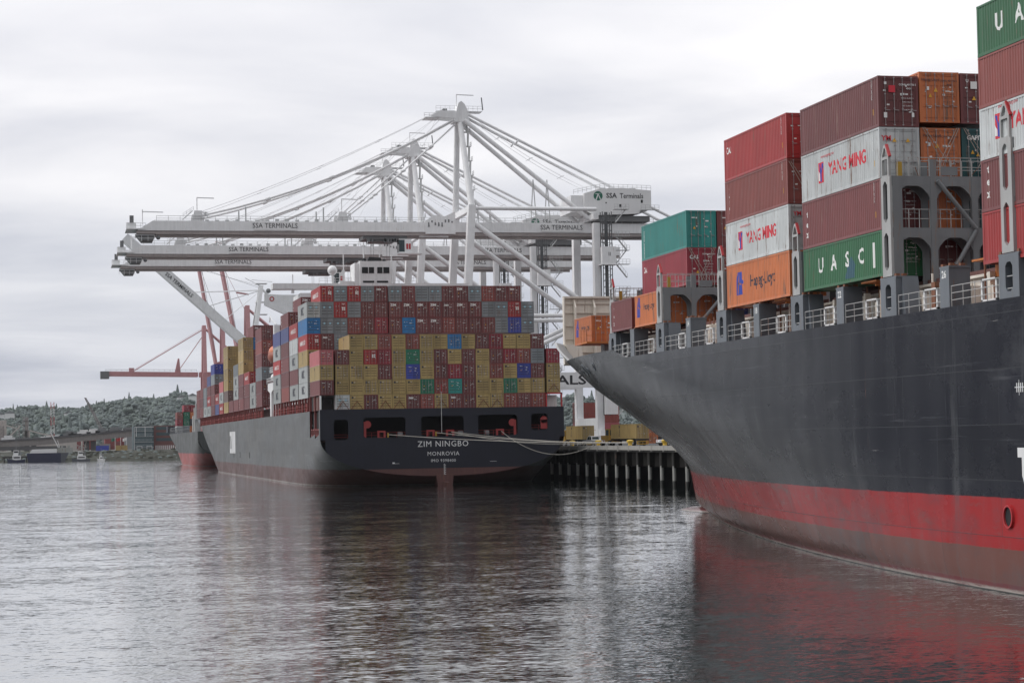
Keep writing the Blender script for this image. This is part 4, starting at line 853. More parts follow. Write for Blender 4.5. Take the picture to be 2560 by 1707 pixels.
# ------------------------------------------------------------------ third ship beyond
s3 = link('container_ship', None, None, (65, 702, 0)); s3['label'] = 'distant grey container ship with red boot top, partly hidden at the left'; s3['category'] = 'container ship'; s3['group'] = 'container ships moored along the quay'
H3 = hull_paint('distant_hull_paint', (.07, .075, .075), [(4.5, (.33, .085, .08))], edge=.3, seam=.05, rough=.5, fade=(.16, .16, .15), fadeamt=.4)
def third():
    mb = MB(); B = 15.5
    def hb(Y, z):
        if Y < 745:
            t = (Y - 702) / 43; zk = 3.6 - 12 * t ** .8; zt = 9.5 - 7 * t ** .7
            if z >= zt: return B
            if z <= zk: return 0
            return B * (1 - ((zt - z) / (zt - zk)) ** 2.3) ** (1 / 2.3)
        Y0, Ys, p = interp([(-9, 770, 860, 1.6), (0, 780, 875, 1.8), (6, 810, 890, 2.3), (12.2, 860, 925, 3.2)], z)
        return B if Y <= Y0 else (B * (1 - ((Y - Y0) / (Ys - Y0)) ** p) if Y < Ys else 0)
    for s in (-1, 1):
        rows = []
        for Y in (702, 704, 708, 713, 719, 726, 735, 745):
            zk = max(-9, 3.6 - 12 * ((Y - 702) / 43) ** .8); rows.append([(65 + s * hb(Y, zk + (12.2 - zk) * i / 14 + 1e-6), Y, zk + (12.2 - zk) * i / 14) for i in range(15)])
        for a, b in zip(rows, rows[1:]):
            for i in range(14): mb.add([a[i], b[i], b[i + 1], a[i + 1]], [(0, 1, 2, 3)], 0, True)
        rows = []
        for z in (-9, -3, 0, 2, 4, 6, 8, 10, 12.2):
            Y0, Ys, p = interp([(-9, 770, 860, 1.6), (0, 780, 875, 1.8), (6, 810, 890, 2.3), (12.2, 860, 925, 3.2)], z)
            rows.append([(65 + s * (B if Y <= Y0 else B * max(0, 1 - ((Y - Y0) / (Ys - Y0)) ** p)), Y, z) for Y in [745, 760] + [Y0 + (Ys - Y0) * i / 18 for i in range(19)]])
        for a, b in zip(rows, rows[1:]):
            for j in range(len(a) - 1): mb.add([a[j], a[j + 1], b[j + 1], b[j]], [(0, 1, 2, 3)], 0, True)
    xs = [65 - B + 2 * B * i / 20 for i in range(21)]
    for a, b in zip(xs, xs[1:]):
        la, lb_ = [9.5 - 5.9 * (1 - min(1, abs(x - 65) / B) ** 2.3) ** (1 / 2.3) for x in (a, b)]; mb.add([(a, 702, la), (b, 702, lb_), (b, 702, 12.2), (a, 702, 12.2)], [(0, 1, 2, 3)])
    me = mb.mesh('hull', H3, (65, 702, 0)); bm = bmesh.new(); bm.from_mesh(me); bmesh.ops.remove_doubles(bm, verts=bm.verts, dist=.01); bmesh.ops.recalc_face_normals(bm, faces=bm.faces); bm.to_mesh(me); bm.free(); link('hull', me, s3, (65, 702, 0))
    d = MB(); d.add([(49.6, 702, 12.15), (80.4, 702, 12.15), (80.4, 870, 12.15), (72, 915, 12.15), (58, 915, 12.15), (49.6, 870, 12.15)], [(0, 1, 2, 3, 4, 5)]); part(d, 'deck', M_lbgrey, s3)
    r_ = MB(); r_.rail((49.6, 745, 12.2), (49.6, 868, 12.2), 2.4, .09, 3.2, 0, 2); part(r_, 'railing', M_lbgrey, s3)
    w = MB(); w.box(53, 56, 776, 780, 12.2, 18.5); w.box(53.3, 54.8, 772, 776, 12.2, 21.5); w.box(53.6, 54.6, 770, 772, 17, 23); part(w, 'deck_house', M_lblight, s3)
    m = MB(); m.ball((51.4, 893, 14.2), 1.1, 8, 6); m.tube((55, 905, 12), (55, 905, 19), .3, 6); part(m, 'bow_fitting', M_white, s3)
    wb = MB(); wb.prism([(-.4 + 0, 0), (0, 0), (0, 1)], 'y', 0, .01)
third()
S3G = 'containers on the distant ship'
for (x, z, k, y, lab) in ((49.9, 12.6, 'silver', 846, 'pale'), (52.6, 12.6, 'grey', 846, 'grey'), (55.3, 12.6, 'orange', 846, 'orange'), (50.0, 15.5, 'crimson', 846, 'crimson'), (52.7, 15.5, 'green', 846, 'dark green'), (55.4, 15.5, 'slate', 846, 'dark'), (50.1, 18.4, 'rust', 846, 'brown'), (52.8, 18.4, 'green', 846, 'green'), (55.5, 18.4, 'orange', 846, 'orange'), (52.9, 21.3, 'crimson', 846, 'crimson'), (55.6, 21.3, 'crimson', 846, 'red'), (58.3, 21.3, 'crimson', 846, 'red'), (58.2, 18.4, 'crimson', 846, 'red'), (48.8, 13.0, 'slate', 892, 'black'), (51.4, 13.0, 'slate', 892, 'black')):
    tn = {12.6: 'bottom', 15.5: 'second', 18.4: 'third', 21.3: 'top', 13.0: 'lone forward'}[z]
    nth = int(round((x - 49.9) / 2.7)) + 1
    container(k, x + 1.2, y, z, 12.19, 2.7, '%s container, %s tier, %s from left, on the distant grey ship' % (lab, tn, TN(nth)), S3G)
# ------------------------------------------------------------------ quay cranes
M_cr = mat('crane_white', (.79, .795, .80), .45, wear=.18, wearcol=(.50, .43, .38), streak=.10, var=0.0); M_crd = mat('crane_machinery', (.16, .165, .17), .6, wear=.2); M_crs = mat('crane_sign_white', (.74, .74, .74), .5, streak=.03)
M_txt = mat('black_lettering', (.02, .02, .025), .6); M_glass = mat('cab_glass', (.03, .05, .055), .08); M_grn = mat('emblem_green', (.02, .14, .09), .5); M_lift = mat('lift_mast', (.10, .105, .11), .6); M_rail2 = mat('crane_rail', (.52, .53, .53), .5); M_rc = mat('hazed_crane_red', (.48, .24, .25), .55, wear=.2, wearcol=(.35, .2, .18)); M_wrail = mat('trolley_rail_rust', (.36, .32, .31), .6)  # the cranes' red is paled to hold the haze of distance
def box_girder(mb, x0, x1, y0, y1, z0, z1): mb.box(x0, x1, y0, y1, z0, z1)
def sts(Y, label, legtext=True, dz=0.0):
    X1, X2 = 96.0, 126.5; ya, yb = Y - 9.6, Y + 9.6; org = (96, Y, 6.3); zt = 87.0 + dz; zb0, zb1 = 55.9 + dz, 58.9 + dz
    root = link('quay_crane', None, None, org); root['label'] = label; root['category'] = 'gantry crane'; root['group'] = 'white ship-to-shore cranes'
    def P(mb, n, m, parent=root, lab=None): return part(mb, n, m, parent, org, lab)
    # boom (two box webs under one deck), tapered nose
    b = MB()
    for y0 in (Y - 4.6, Y + 3.4): b.prism([(19.8, zb0 + .9), (23.2, zb1), (91.0, zb1), (91.0, zb0 + .75), (19.8, zb0 + .75)], 'y', y0, y0 + 1.2)
    for i in range(12): x = 24 + i * 5.8; b.box(x, x + .5, Y - 3.4, Y + 3.4, zb1 - .9, zb1 - .1)
    boom = P(b, 'boom', M_cr)
    lw = MB(); lw.box(19.5, 91.0, Y - 4.35, Y - 4.0, zb0, zb0 + .74); lw.box(19.5, 91.0, Y + 4.0, Y + 4.35, zb0, zb0 + .74); P(lw, 'trolley_rail', M_wrail, boom)
    g = MB()
    for y0 in (Y - 4.6, Y + 3.4): g.box(93.2, 152, y0, y0 + 1.2, zb0 + .75, zb1 + .05)
    for i in range(10): x = 96 + i * 5.8; g.box(x, x + .5, Y - 3.4, Y + 3.4, zb1 - .9, zb1 - .1)
    gird = P(g, 'girder', M_cr)
    lw = MB(); lw.box(91, 152, Y - 4.35, Y - 4.0, zb0, zb0 + .74); lw.box(91, 152, Y + 4.0, Y + 4.35, zb0, zb0 + .74); P(lw, 'trolley_rail', M_wrail, gird)
    h = MB()      # hinge block
    for y0 in (Y - 5.0, Y + 3.6): h.prism([(86.3, zb0 + .3), (93.4, zb0 + .3), (93.4, zb1 + 2.6), (90.8, zb1 + 1.4), (88.4, zb1 + 1.7), (86.1, zb1 + .3)], 'y', y0, y0 + 1.4)
    h.box(87, 93, Y - 4, Y + 4, zb1, zb1 + .3, 0)
    for i in range(8): h.tube((87 + i * .8, Y - 5.06, zb1 + random.uniform(-1.2, 1)), (87 + i * .8, Y - 4.9, zb1), .18, 6, 1)
    P(h, 'boom_hinge', [M_cr, M_crd])
    ws = MB()    # walkway, rails and cable festoon on top
    for (x0, x1) in ((24, 88), (95, 150)):
        ws.rail((x0, Y - 4.5, zb1), (x1, Y - 4.5, zb1), 1.15, .06, 2.6, 0, 2); ws.rail((x0, Y + 4.5, zb1), (x1, Y + 4.5, zb1), 1.15, .045, 2.6, 0, 2)
    for i in range(24): x = 35 + i * 2.3; ws.box(x, x + .9, Y - 4.2, Y - 3.9, zb1, zb1 + random.uniform(.25, .6))
    for x in (42.6, 44.2, 60.5, 62.2): ws.box(x, x + .3, Y - 4.0, Y - 3.6, zb1, zb1 + (3.4 if x in (44.2, 62.2) else 2.4))
    for x in (112.6, 116.0):
        for dx in (-.7, .7): ws.tube((x + dx, Y - 4.0, zb1), (x, Y - 4.0, zb1 + 10.5), .13, 5)
    P(ws, 'walkway_railing', M_rail2)
    # nose platform
    n_ = MB(); n_.box(17.2, 21.5, Y - 4.8, Y + 4.8, zb0 + 1.0, zb0 + 1.25, 0); n_.rail((17.2, Y - 4.8, zb0 + 1.2), (21.5, Y - 4.8, zb0 + 1.2), 1.2, .06, 1, 0, 2); n_.box(17.4, 19.4, Y - 3, Y + 1, zb0 + 1.3, zb0 + 2.7, 0); n_.box(18.0, 18.9, Y - 4, Y - 3, zb0 + 2.6, zb0 + 4.2, 1)
    n_.prism([(19.5, zb0 + .2), (24, zb0 + .2), (23.3, zb0 - 1.4), (20.8, zb0 - 1.4)], 'y', Y - 3.5, Y + 3.5, 1); n_.ball((24.4, Y - 3.5, zb0 - .8), .5, 8, 6, 1); n_.rail((19.2, Y - 4.4, zb0 - 1.7), (23.5, Y - 4.4, zb0 - 1.7), 1.4, .05, 1.1, 0, 2)
    n_.tube((20.9, Y - 3, zb1 - .8), (20.9, Y - 3, zb1 + 2.7), .13, 6, 0); n_.bar((20.9, Y - 3, zb1 + 2.2), (25.6, Y - 3, zb1 + 2.1), .2, .25, 0)
    P(n_, 'nose_platform', [M_cr, M_crd])
    # stay brackets
    for xb, hb in ((33.2, 2.4), (66.6, 2.4)):
        k = MB()
        for yy in (Y - 4.4, Y + 3.6): k.prism([(xb - 1.2, zb1), (xb + 1.5, zb1), (xb + 1.1, zb1 + hb), (xb - .6, zb1 + hb)], 'y', yy, yy + .8)
        k.bar((xb - 3.4, Y - 4, zb1 + .2), (xb - 1.0, Y - 4, zb1 + hb), .25, .25); k.rail((xb - 3.2, Y - 4.5, zb1 + .8), (xb - .8, Y - 4.5, zb1 + hb), .9, .05, .9)
        for i in range(7): k.tube((xb + 1.2 + random.uniform(0, 1.2), Y - 4.3, zb1 + random.uniform(.5, hb)), (xb + 1.4 + random.uniform(0, 1.2), Y - 3.9, zb1 + random.uniform(.5, hb)), .16, 6)
        k.tube((xb, Y - 4, zb1 + hb), (xb, Y - 4, zb1 + hb + 3.1), .12, 6); k.bar((xb, Y - 4, zb1 + hb + 3), (xb + 3.9, Y - 4, zb1 + hb + 2.9), .18, .22)
        P(k, 'stay_bracket', M_cr)
    # fore stays (sagging link bars)
    def stay(a, b_, r, sag, nseg=8, name='fore_stay'):
        s = MB(); pts = []
        for i in range(nseg + 1):
            t = i / nseg; p = Vector(a).lerp(Vector(b_), t); p.z -= 4 * sag * t * (1 - t); pts.append(p)
        s.path(pts, r, 6); 
        for p in pts[2:-1:2]: s.tube(p - Vector((.5, 0, .2)), p + Vector((.5, 0, .2)), r * 1.7, 6)
        P(s, name, M_cr)
    for dy in (-4.0, 4.0):
        stay((34.4, Y + dy, zb1 + 1.3), (94.9, Y + dy * .35, zt - 2.8), .27, 2.6)
        stay((67.8, Y + dy, zb1 + 1.2), (95.2, Y + dy * .35, zt - 3.6), .2, .5)
    for dy in (-4.1, 3.9): stay((34.2, Y + dy, zb1 + 2.2), (90.2, Y + dy * .3, zt - 1.2), .06, 1.2, name='hoist_rope')
    stay((67, Y, zb1 + 2), (91, Y, zt - 3.0), .05, .4, name='hoist_rope')
    for dy in (-1.5, 1.5): stay((97.5, Y + dy, zt - 1.4), (128, Y + dy, zb1 + 8.2), .045, 1.5, name='hoist_rope')
    for xe in (52.0, 58.0, 76.0): stay((xe, Y - 2, zb1 + .2), (90, Y - 2, zt - 2.6), .035, .8, name='hoist_rope')
    # legs
    for y0, s in ((ya, 1), (yb, -1)):
        w = MB(); w.bar((93.9, y0, 6.3), (95.0, y0, 40), 1.7, 1.9, 0, (0, 1, 0)); w.bar((95.0, y0, 40), (96.4, y0, zb1 + 3.6), 1.7, 2.0, 0, (0, 1, 0)); P(w, 'waterside_leg', M_cr)
        w = MB(); w.bar((X2, y0, 6.3), (X2, y0, zb1 - .4), 1.7, 1.9, 0, (0, 1, 0)); P(w, 'landside_leg', M_cr)
        w = MB(); w.tube((96.4, y0, zb1 + 3.4), (95.5, Y + (y0 - Y) * .13, zt - 2.6), .80, 10, 0, .66); P(w, 'apex_leg', M_cr)
        if s == 1: w = MB(); w.tube((96.6, y0, zb1 + 2.9), (X2, y0, zb1 + 2.9), .48, 10); P(w, 'top_tie', M_cr)
        w = MB(); w.tube((96.6, y0, zb1 - .4), (X2 - .2, y0, 37.2), .62, 12); P(w, 'frame_diagonal', M_cr)
        w = MB(); w.tube((95.2, y0, 36.6), (X2, y0, 36.6), .5, 10); w.tube((X2, y0, 36.0), (95.6, y0, 22.4), .5, 10); P(w, 'lower_brace', M_cr)
        w = MB(); w.tube((96.4, Y + (y0 - Y) * .25, zt - 3.4), (X2 - .5, y0 * .55 + Y * .45, zb1 + 1.0), .54, 12); P(w, 'back_diagonal', M_cr)
        w = MB(); w.tube((97.2, Y + (y0 - Y) * .2, zt - 1.8), (148.5, Y + (y0 - Y) * .45, zb1 + .8), .36, 10)
        w.tube((109, Y + (y0 - Y) * .26, zt - 8.3), (109 + .3, Y + (y0 - Y) * .26, zt - 8.5), .6, 8); P(w, 'back_stay', M_cr)
        w = MB(); w.box(94.4, 127.2, y0 - .8, y0 + .8, 19.6, 23.2); o = P(w, 'portal_beam', M_cr)
        if legtext and s == 1: lettering('SSA TERMINALS', 3.0, (107.4, y0 - .83, 21.3), FRONT, M_txt, o, 'lettering', .02, 1.5)
    for xx in (94.0, X2):
        w = MB(); w.box(xx - .85, xx + .85, ya + 1, yb - 1, 9.6, 12.4); w.box(xx - .7, xx + .7, ya - 3, yb + 3, 8.2, 9.5)
        for y0 in (ya - 2.4, ya + 1.6, yb - 1.6, yb + 2.4): w.box(xx - .5, xx + .5, y0 - 1.2, y0 + 1.2, 7.0, 8.2)
        P(w, 'sill_beam', M_cr)
        wh = MB()
        for y0 in (ya - 2.4, ya + 1.6, yb - 1.6, yb + 2.4):
            for dy in (-.8, .8): wh.tube((xx - .3, y0 + dy, 6.75), (xx + .3, y0 + dy, 6.75), .4, 10)
        P(wh, 'gantry_wheels', M_crd)
    for zz in (zb1 + 2.9,): w = MB(); w.bar((96.4, ya, zz), (96.4, yb, zz), 1.2, 1.4); w.bar((X2, ya, zz - 1.6), (X2, yb, zz - 1.6), 1.2, 1.4); P(w, 'cross_beam', M_cr)
    ap = MB(); ap.prism([(94.0, zt - 3.8), (97.8, zt - 3.8), (97.3, zt - .9), (96.6, zt + .5), (95.8, zt + 1.2), (95.1, zt + .7), (94.7, zt - .9)], 'y', Y - 2.4, Y + 2.4); ap.prism([(88.2, zt - 2.6), (94.4, zt - 3.0), (94.4, zt - 1.2), (90.6, zt - 1.2)], 'y', Y - 2.6, Y - 2.2); ap.prism([(88.2, zt - 2.6), (94.4, zt - 3.0), (94.4, zt - 1.2), (90.6, zt - 1.2)], 'y', Y + 2.2, Y + 2.6); P(ap, 'apex_block', M_cr)
    pl = MB(); pl.box(89.8, 101.0, Y - 1.6, Y + 1.6, zt - 1.2, zt - 1.1, 0); pl.rail((89.8, Y - 1.6, zt - 1.1), (101.0, Y - 1.6, zt - 1.1), 1.2, .05, 1.1, 0, 2); pl.box(91.6, 92.6, Y - 1, Y + 1, zt - 1.1, zt - .5, 1)
    pl.box(87.0, 90.6, Y - 2.4, Y + 2.4, zt - 2.9, zt - 2.75); pl.rail((86.8, Y - 2.4, zt - 2.8), (90.6, Y - 2.4, zt - 2.8), 1.0, .06, 1, 0, 2)
    pl.tube((94.8, Y - 1.5, zt), (94.8, Y - 1.5, zt + 2.9), .1, 6); pl.bar((94.8, Y - 1.5, zt + 2.8), (99, Y - 1.5, zt + 2.7), .18, .22); pl.tube((100.9, Y - 2.8, zt - 1), (100.6, Y - 2.8, zt + 2.0), .14, 6, 1)
    P(pl, 'apex_platform', [M_cr, M_crd])
    ld = MB()     # ladders and landings between the apex legs
    z = zb1 + 4
    while z < zt - 6:
        fy = (z - zb1) / (zt - zb1); yy = ya + (Y - ya) * fy * .9; ld.box(96.2, 98.0, yy + 1.2, yy + 3.0, z, z + .12); ld.rail((98.0, yy + 1.2, z), (98.0, yy + 3.0, z), 1.1, .05, .8, 0, 2); ld.bar((97.2, yy + 1.6, z), (97.4, yy + 2.0, z + 3.6), .5, .08); z += 3.6
    P(ld, 'ladder', M_rail2)
    # machinery house
    mh = link('machinery_house', None, root, org); zb = zb1 + 2.1
    a = MB(); a.prism([(126.0, zb + .2), (124.6, zb + .9), (124.6, zb + 5.0), (128.5, zb + 6.1), (134.0, zb + 6.4), (141.2, zb + 5.8), (141.2, zb + 1.3), (138.6, zb + 1.0), (138.0, zb + .2), (128, zb - .2)], 'y', Y - 6.2, Y + 6.2); P(a, 'house_walls', M_crs, mh)
    a = MB(); a.box(121.6, 124.6, Y - 5.0, Y + 5.6, zb + .6, zb + 4.6); a.rail((121.2, Y - 5.7, zb + .4), (126, Y - 5.7, zb + .4), 1.2, .05, .9, 0, 2); P(a, 'annex', M_cr, mh)
    a = MB(); a.box(127, 141, Y - 5.4, Y + 5.4, zb - 1.6, zb - .25); P(a, 'underframe', M_crd, mh)
    a = MB(); a.rail((122, Y - 6.1, zb + 4.7), (128.5, Y - 6.1, zb + 6.1), 1.1, .05, 1.1, 0, 2); a.rail((128.5, Y - 6.1, zb + 6.2), (141.2, Y - 6.1, zb + 5.9), 1.1, .05, 1.1, 0, 2); a.box(138.4, 142.9, Y - 7.0, Y - 6.2, zb + 1.0, zb + 1.15); a.rail((138.4, Y - 7.0, zb + 1.1), (142.9, Y - 7.0, zb + 1.1), 1.1, .05, 1, 0, 2)
    for x in (129.5, 131.8, 137): a.box(x, x + 1.6, Y - 2, Y + 2, zb + 6.1, zb + 6.9)
    P(a, 'roof_fittings', M_rail2, mh)
    a = MB()
    for x, z in ((133.2, zb + 1.7), (138.6, zb + 2.8)): a.box(x, x + .5, Y - 6.25, Y - 6.19, z, z + .75)
    a.box(129.8, 130.1, Y - 6.25, Y - 6.19, zb + 2.6, zb + 2.9); P(a, 'windows', M_dark, mh)
    lettering('SSA', 1.65, (131.3, Y - 6.24, zb + 4.45), FRONT, M_txt, mh, 'lettering', .02); lettering('Terminals', 1.75, (136.3, Y - 6.24, zb + 4.4), FRONT, M_txt, mh, 'lettering', .008, .84)
    ex, ez = 128.0, zb + 4.4; a = MB(); a.tube((ex, Y - 6.24, ez), (ex, Y - 6.18, ez), 1.12, 20); a.prism([(ex - .95, ez + .55), (ex - .2, ez + .35), (ex + .85, ez + .65), (ex, ez + .55)], 'y', Y - 6.27, Y - 6.25, 1); a.prism([(ex - .7, ez - .95), (ex - .4, ez - 1.05), (ex - .1, ez - .2), (ex + .1, ez + .4), (ex - .15, ez + .35)], 'y', Y - 6.27, Y - 6.25, 1); a.prism([(ex + .75, ez - .95), (ex + .58, ez - 1.05), (ex + .2, ez - .3), (ex, ez + .4), (ex + .15, ez + .35)], 'y', Y - 6.27, Y - 6.25, 1); P(a, 'round_emblem', [M_grn, M_crs], mh)
    # lift tower beside the landside leg
    t = MB(); yl = ya - 2.0
    for (x, y) in ((127.2, yl - .9), (129.4, yl - .9), (127.2, yl + .9), (129.4, yl + .9)): t.tube((x, y, 13), (x, y, zb1 + 2), .12, 5)
    z = 13
    while z < zb1: t.bar((127.2, yl - .9, z), (129.4, yl - .9, z + 1.5), .1, .1); t.bar((127.2, yl - .9, z + 1.5), (129.4, yl - .9, z + 1.5), .1, .1); z += 1.5
    t.box(127.9, 128.7, yl - .1, yl + .1, 13, zb1 + 2); P(t, 'lift_mast', M_lift)
    c = MB(); c.box(126.8, 130.2, yl - 1.6, yl - .2, 48.5, 52.6); c.box(126.6, 130.4, yl - 1.7, yl + 1.6, 48.3, 48.5)
    o = P(c, 'lift_landing', M_cr); lettering('II', 1.3, (128.6, yl - 1.64, 50.8), FRONT, M_txt, o)
    c = MB(); c.box(127.0, 130.0, yl - 1.5, yl - .2, 13.2, 18.6); o = P(c, 'lift_cabin', M_cr); lettering('II', 1.3, (128.8, yl - 1.54, 16.6), FRONT, M_txt, o)
    z = 13.0; k = 0
    while z < zb1 + 1:
        xa, xb = (130.6, 133.2) if k % 2 == 0 else (133.2, 130.6); sr = MB(); sr.bar((xa, yl, z), (xb, yl, z + 3.2), .9, .10); sr.rail((xa, yl - .45, z), (xb, yl - .45, z + 3.2), 1.0, .045, .8, 0, 1); sr.box(130.2, 133.8, yl - .8, yl + .8, z + 3.1, z + 3.2); sr.rail((130.2, yl - .8, z + 3.2), (133.8, yl - .8, z + 3.2), 1.1, .045, .9, 0, 2); P(sr, 'stair_flight', M_rail2); z += 6.4 if k % 3 == 0 else 3.3; k += 1
    # trolley and cab
    xt = 80.3; tr = MB(); tr.box(xt - 8.6, xt + 1.8, Y - 3.6, Y + 3.6, zb0 - .9, zb0 - .1, 1); tr.box(xt - 7, xt - 1, Y - 3, Y + 3, zb0 - 1.4, zb0 - .9, 1)
    for i in range(16): x = xt - 8 + random.uniform(0, 9); tr.box(x, x + .4, Y - 3.7, Y - 3.4, zb0 - 1.8 + random.uniform(0, .6), zb0 - .8, 1)
    for x in (xt - 6, xt - 2.2): 
        for y in (Y - 2, Y + 2): tr.tube((x, y, zb0 - 1), (x, y, zb0 - 12), .05, 4, 1)
    P(tr, 'trolley', [M_cr, M_crd])
    cb = MB(); cb.box(xt - .3, xt + 2.6, Y - 4.6, Y - 1.8, zb0 - 4.1, zb0 - .9, 0); cb.box(xt - .5, xt + 5.2, Y - 4.9, Y - 1.6, zb0 - 4.4, zb0 - 4.15, 0); cb.rail((xt + 2.8, Y - 4.9, zb0 - 4.2), (xt + 5.2, Y - 4.9, zb0 - 4.2), 1.3, .06, .7, 0, 2); cab = P(cb, 'operator_cab', M_cr)
    cg = MB(); cg.box(xt - .36, xt + .95, Y - 4.65, Y - 1.75, zb0 - 3.9, zb0 - 1.1, 0); P(cg, 'cab_window', M_glass, cab)
    cr_ = MB(); cr_.box(xt + 1.35, xt + 1.8, Y - 4.66, Y - 4.58, zb0 - 3.3, zb0 - 2.0); cr_.box(xt + 1.95, xt + 2.4, Y - 4.66, Y - 4.58, zb0 - 3.3, zb0 - 2.0); P(cr_, 'cab_placard', M_redp, cab)
    # spreader hanging far back, back-reach platforms
    bp = MB(); bp.box(118, 124, Y - 4.5, Y - 2, zb0 - 12.5, zb0 - 12); bp.rail((118, Y - 4.5, zb0 - 12), (124, Y - 4.5, zb0 - 12), 1.5, .07, 1, 0, 2)
    # name plates
    for par, xc in ((boom, 51.0), (gird, 119.2)):
        s = MB(); s.box(xc - 4.9, xc + 4.9, Y - 4.82, Y - 4.62, zb0 + .95, zb1 - .15); pp = P(s, 'name_plate', M_crs, par); lettering('SSA TERMINALS', 1.62, (xc, Y - 4.85, zb0 + 1.95), FRONT, M_txt, pp, 'lettering', 0.0, .92)
    return root
sts(470, 'nearest white gantry crane, its sign boom the highest and its peak tallest', True)
sts(534, 'middle white gantry crane of the three with level booms', True, 0.6)
sts(580, 'farthest of the three white gantry cranes with level booms, lowest boom', True, 1.4)
def crane_far(Y, m, label, grp, hinge, boomlen, ang, apexz, Xw=95.0, legw=3.2, apexx=None, tail=40):
    """distant crane: portal legs, mast, girder and one boom at the given angle (degrees above horizontal, over the water)"""
    org = (Xw, Y, 6.3); root = link('quay_crane', None, None, org); root['label'] = label; root['category'] = 'gantry crane'; root['group'] = grp
    def P(mb, n, mm=None, par=root): return part(mb, n, mm or m, par, org)
    w = 8.0; a = math.radians(ang); tip = (Xw - 4 - math.cos(a) * boomlen, hinge + math.sin(a) * boomlen); ax = apexx or Xw
    for y in (Y - w, Y + w):
        for x in (Xw, Xw + 30): k = MB(); k.bar((x, y, 6.3), (x, y, hinge), legw, legw, 0, (0, 1, 0)); P(k, 'leg')
        k = MB(); k.bar((Xw, y, hinge), (ax, Y + (y - Y) * .25, apexz), legw * .7, legw * .7, 0, (0, 1, 0)); P(k, 'mast_leg')
        k = MB(); k.tube((ax, Y, apexz - 1), (Xw + 30, y, hinge + 1), legw * .2, 6); P(k, 'back_stay')
        k = MB(); k.bar((Xw, y, 20), (Xw + 30, y, 20), 1.6, 2.6); P(k, 'portal_beam')
        k = MB(); k.tube((Xw + 1, y, hinge - 2), (Xw + 30, y, 24), .6, 8); P(k, 'frame_diagonal')
    g = MB(); g.box(Xw - 3, Xw + tail, Y - 4, Y - 2.6, hinge - 2, hinge + 1); g.box(Xw - 3, Xw + tail, Y + 2.6, Y + 4, hinge - 2, hinge + 1); P(g, 'girder')
    b = MB()
    for dy in (-3.2, 3.2): b.bar((Xw - 4, Y + dy, hinge - .5), (tip[0], Y + dy, tip[1]), 1.3, (4.2 if ang > 10 else 2.8), 0, (0, 1, 0) if ang > 60 else (0, 0, 1))
    n = 10
    for i in range(n): t = (i + .5) / n; x = Xw - 4 + (tip[0] - Xw + 4) * t; z = hinge + (tip[1] - hinge) * t; b.bar((x, Y - 3, z), (x, Y + 3, z), .7, .7)
    bo = P(b, 'boom'); r_ = MB(); nv = Vector((math.sin(a), 0, math.cos(a))) * 1.5; r_.rail(Vector((Xw - 5, Y - 3.8, hinge)) + nv, Vector((tip[0], Y - 3.8, tip[1])) + nv, 1.1, .07, 3.2, 0, 2); P(r_, 'walkway_railing', M_rail2 if m is M_cr else M_crd, bo)
    return root, P, tip
# red cranes, one boom down and two raised
r3, P3, tip = crane_far(1250, M_rc, 'red crane with its boom lowered level over the water at the far left', 'red gantry cranes', 50.6, 55.5, 0.6, 80, Xw=92.5)
s = MB(); s.tube((tip[0] + 16.5, 1250, 52.5), (94, 1250, 79), .30, 6); s.tube((tip[0] + 44, 1250, 52.8), (94, 1250, 77), .24, 6); s.tube((tip[0] + 16, 1250, 53), (94, 1250, 80), .10, 4); s.prism([(tip[0] + 41.5, 51.5), (tip[0] + 45, 51.5), (tip[0] + 44.3, 60), (tip[0] + 43.4, 60)], 'y', 1247, 1249); s.box(tip[0] + 14, tip[0] + 17, 1246, 1249, 51.5, 54.5); P3(s, 'fore_stay')
s = MB(); s.box(tip[0] - 3, tip[0] + 2.2, 1245, 1255, 48.2, 52.6); P3(s, 'nose_platform', M_crd)
r1, P1, tip = crane_far(1180, M_rc, 'red crane whose raised boom is the left of the two leaning red booms', 'red gantry cranes', 54, 68, 80.5, 78, Xw=98)
s = MB(); s.tube((97, 1180, 76), (tip[0] + 3, 1180, tip[1] - 12), .12, 4); s.tube((97, 1180, 77), (tip[0] + 6, 1180, tip[1] - 30), .12, 4); P1(s, 'fore_stay', M_crd)
r2, P2, tip = crane_far(1040, M_rc, 'red crane whose raised boom is the taller right one of the leaning pair', 'red gantry cranes', 50, 62, 79.5, 78, Xw=99)
s = MB(); s.tube((98, 1040, 76), (tip[0] + 3, 1040, tip[1] - 12), .12, 4); s.bar((tip[0] + 10, 1040, 85), (100, 1040, 84), .8, .8); P2(s, 'fore_stay', M_rc)
# white crane with boom hinged up to the left and deep tapered girder
r4, P4, tip = crane_far(985, M_cr, 'white crane with its boom slanting down from upper left and a round-holed girder arm', 'white crane with hinged boom', 57, 76, 41.5, 84, Xw=96.5, legw=2.6, apexx=100.7, tail=6)
s = MB(); s.prism([(102, 80), (110, 79.5), (125, 79.5), (128, 79.5), (150, 79.5), (150, 76), (128, 76), (118, 75), (120, 71), (128, 67.5), (150, 64), (150, 60), (128, 63), (116, 68), (102, 74.5)] if True else [], 'y', 981, 984); P4(s, 'girder_arm')
s = MB(); s.frame([(105.5 + 1.2*math.cos(i*math.pi/6), 77.5 + 1.2*math.sin(i*math.pi/6)) for i in range(12)], [(105.5 + .7*math.cos(i*math.pi/6), 77.5 + .7*math.sin(i*math.pi/6)) for i in range(12)], 'y', 980.8, 981); P4(s, 'sheave', M_redp)
s = MB()
for dy in (-2, 2):
    for t in (.18, .32, .46): s.tube((100.7, 985 + dy, 82), (92.5 - 57 * t, 985 + dy, 58 + 50 * t), .14, 5)
for z in (85, 76, 70): s.box(98, 103.5, 982, 988, z, z + .3)
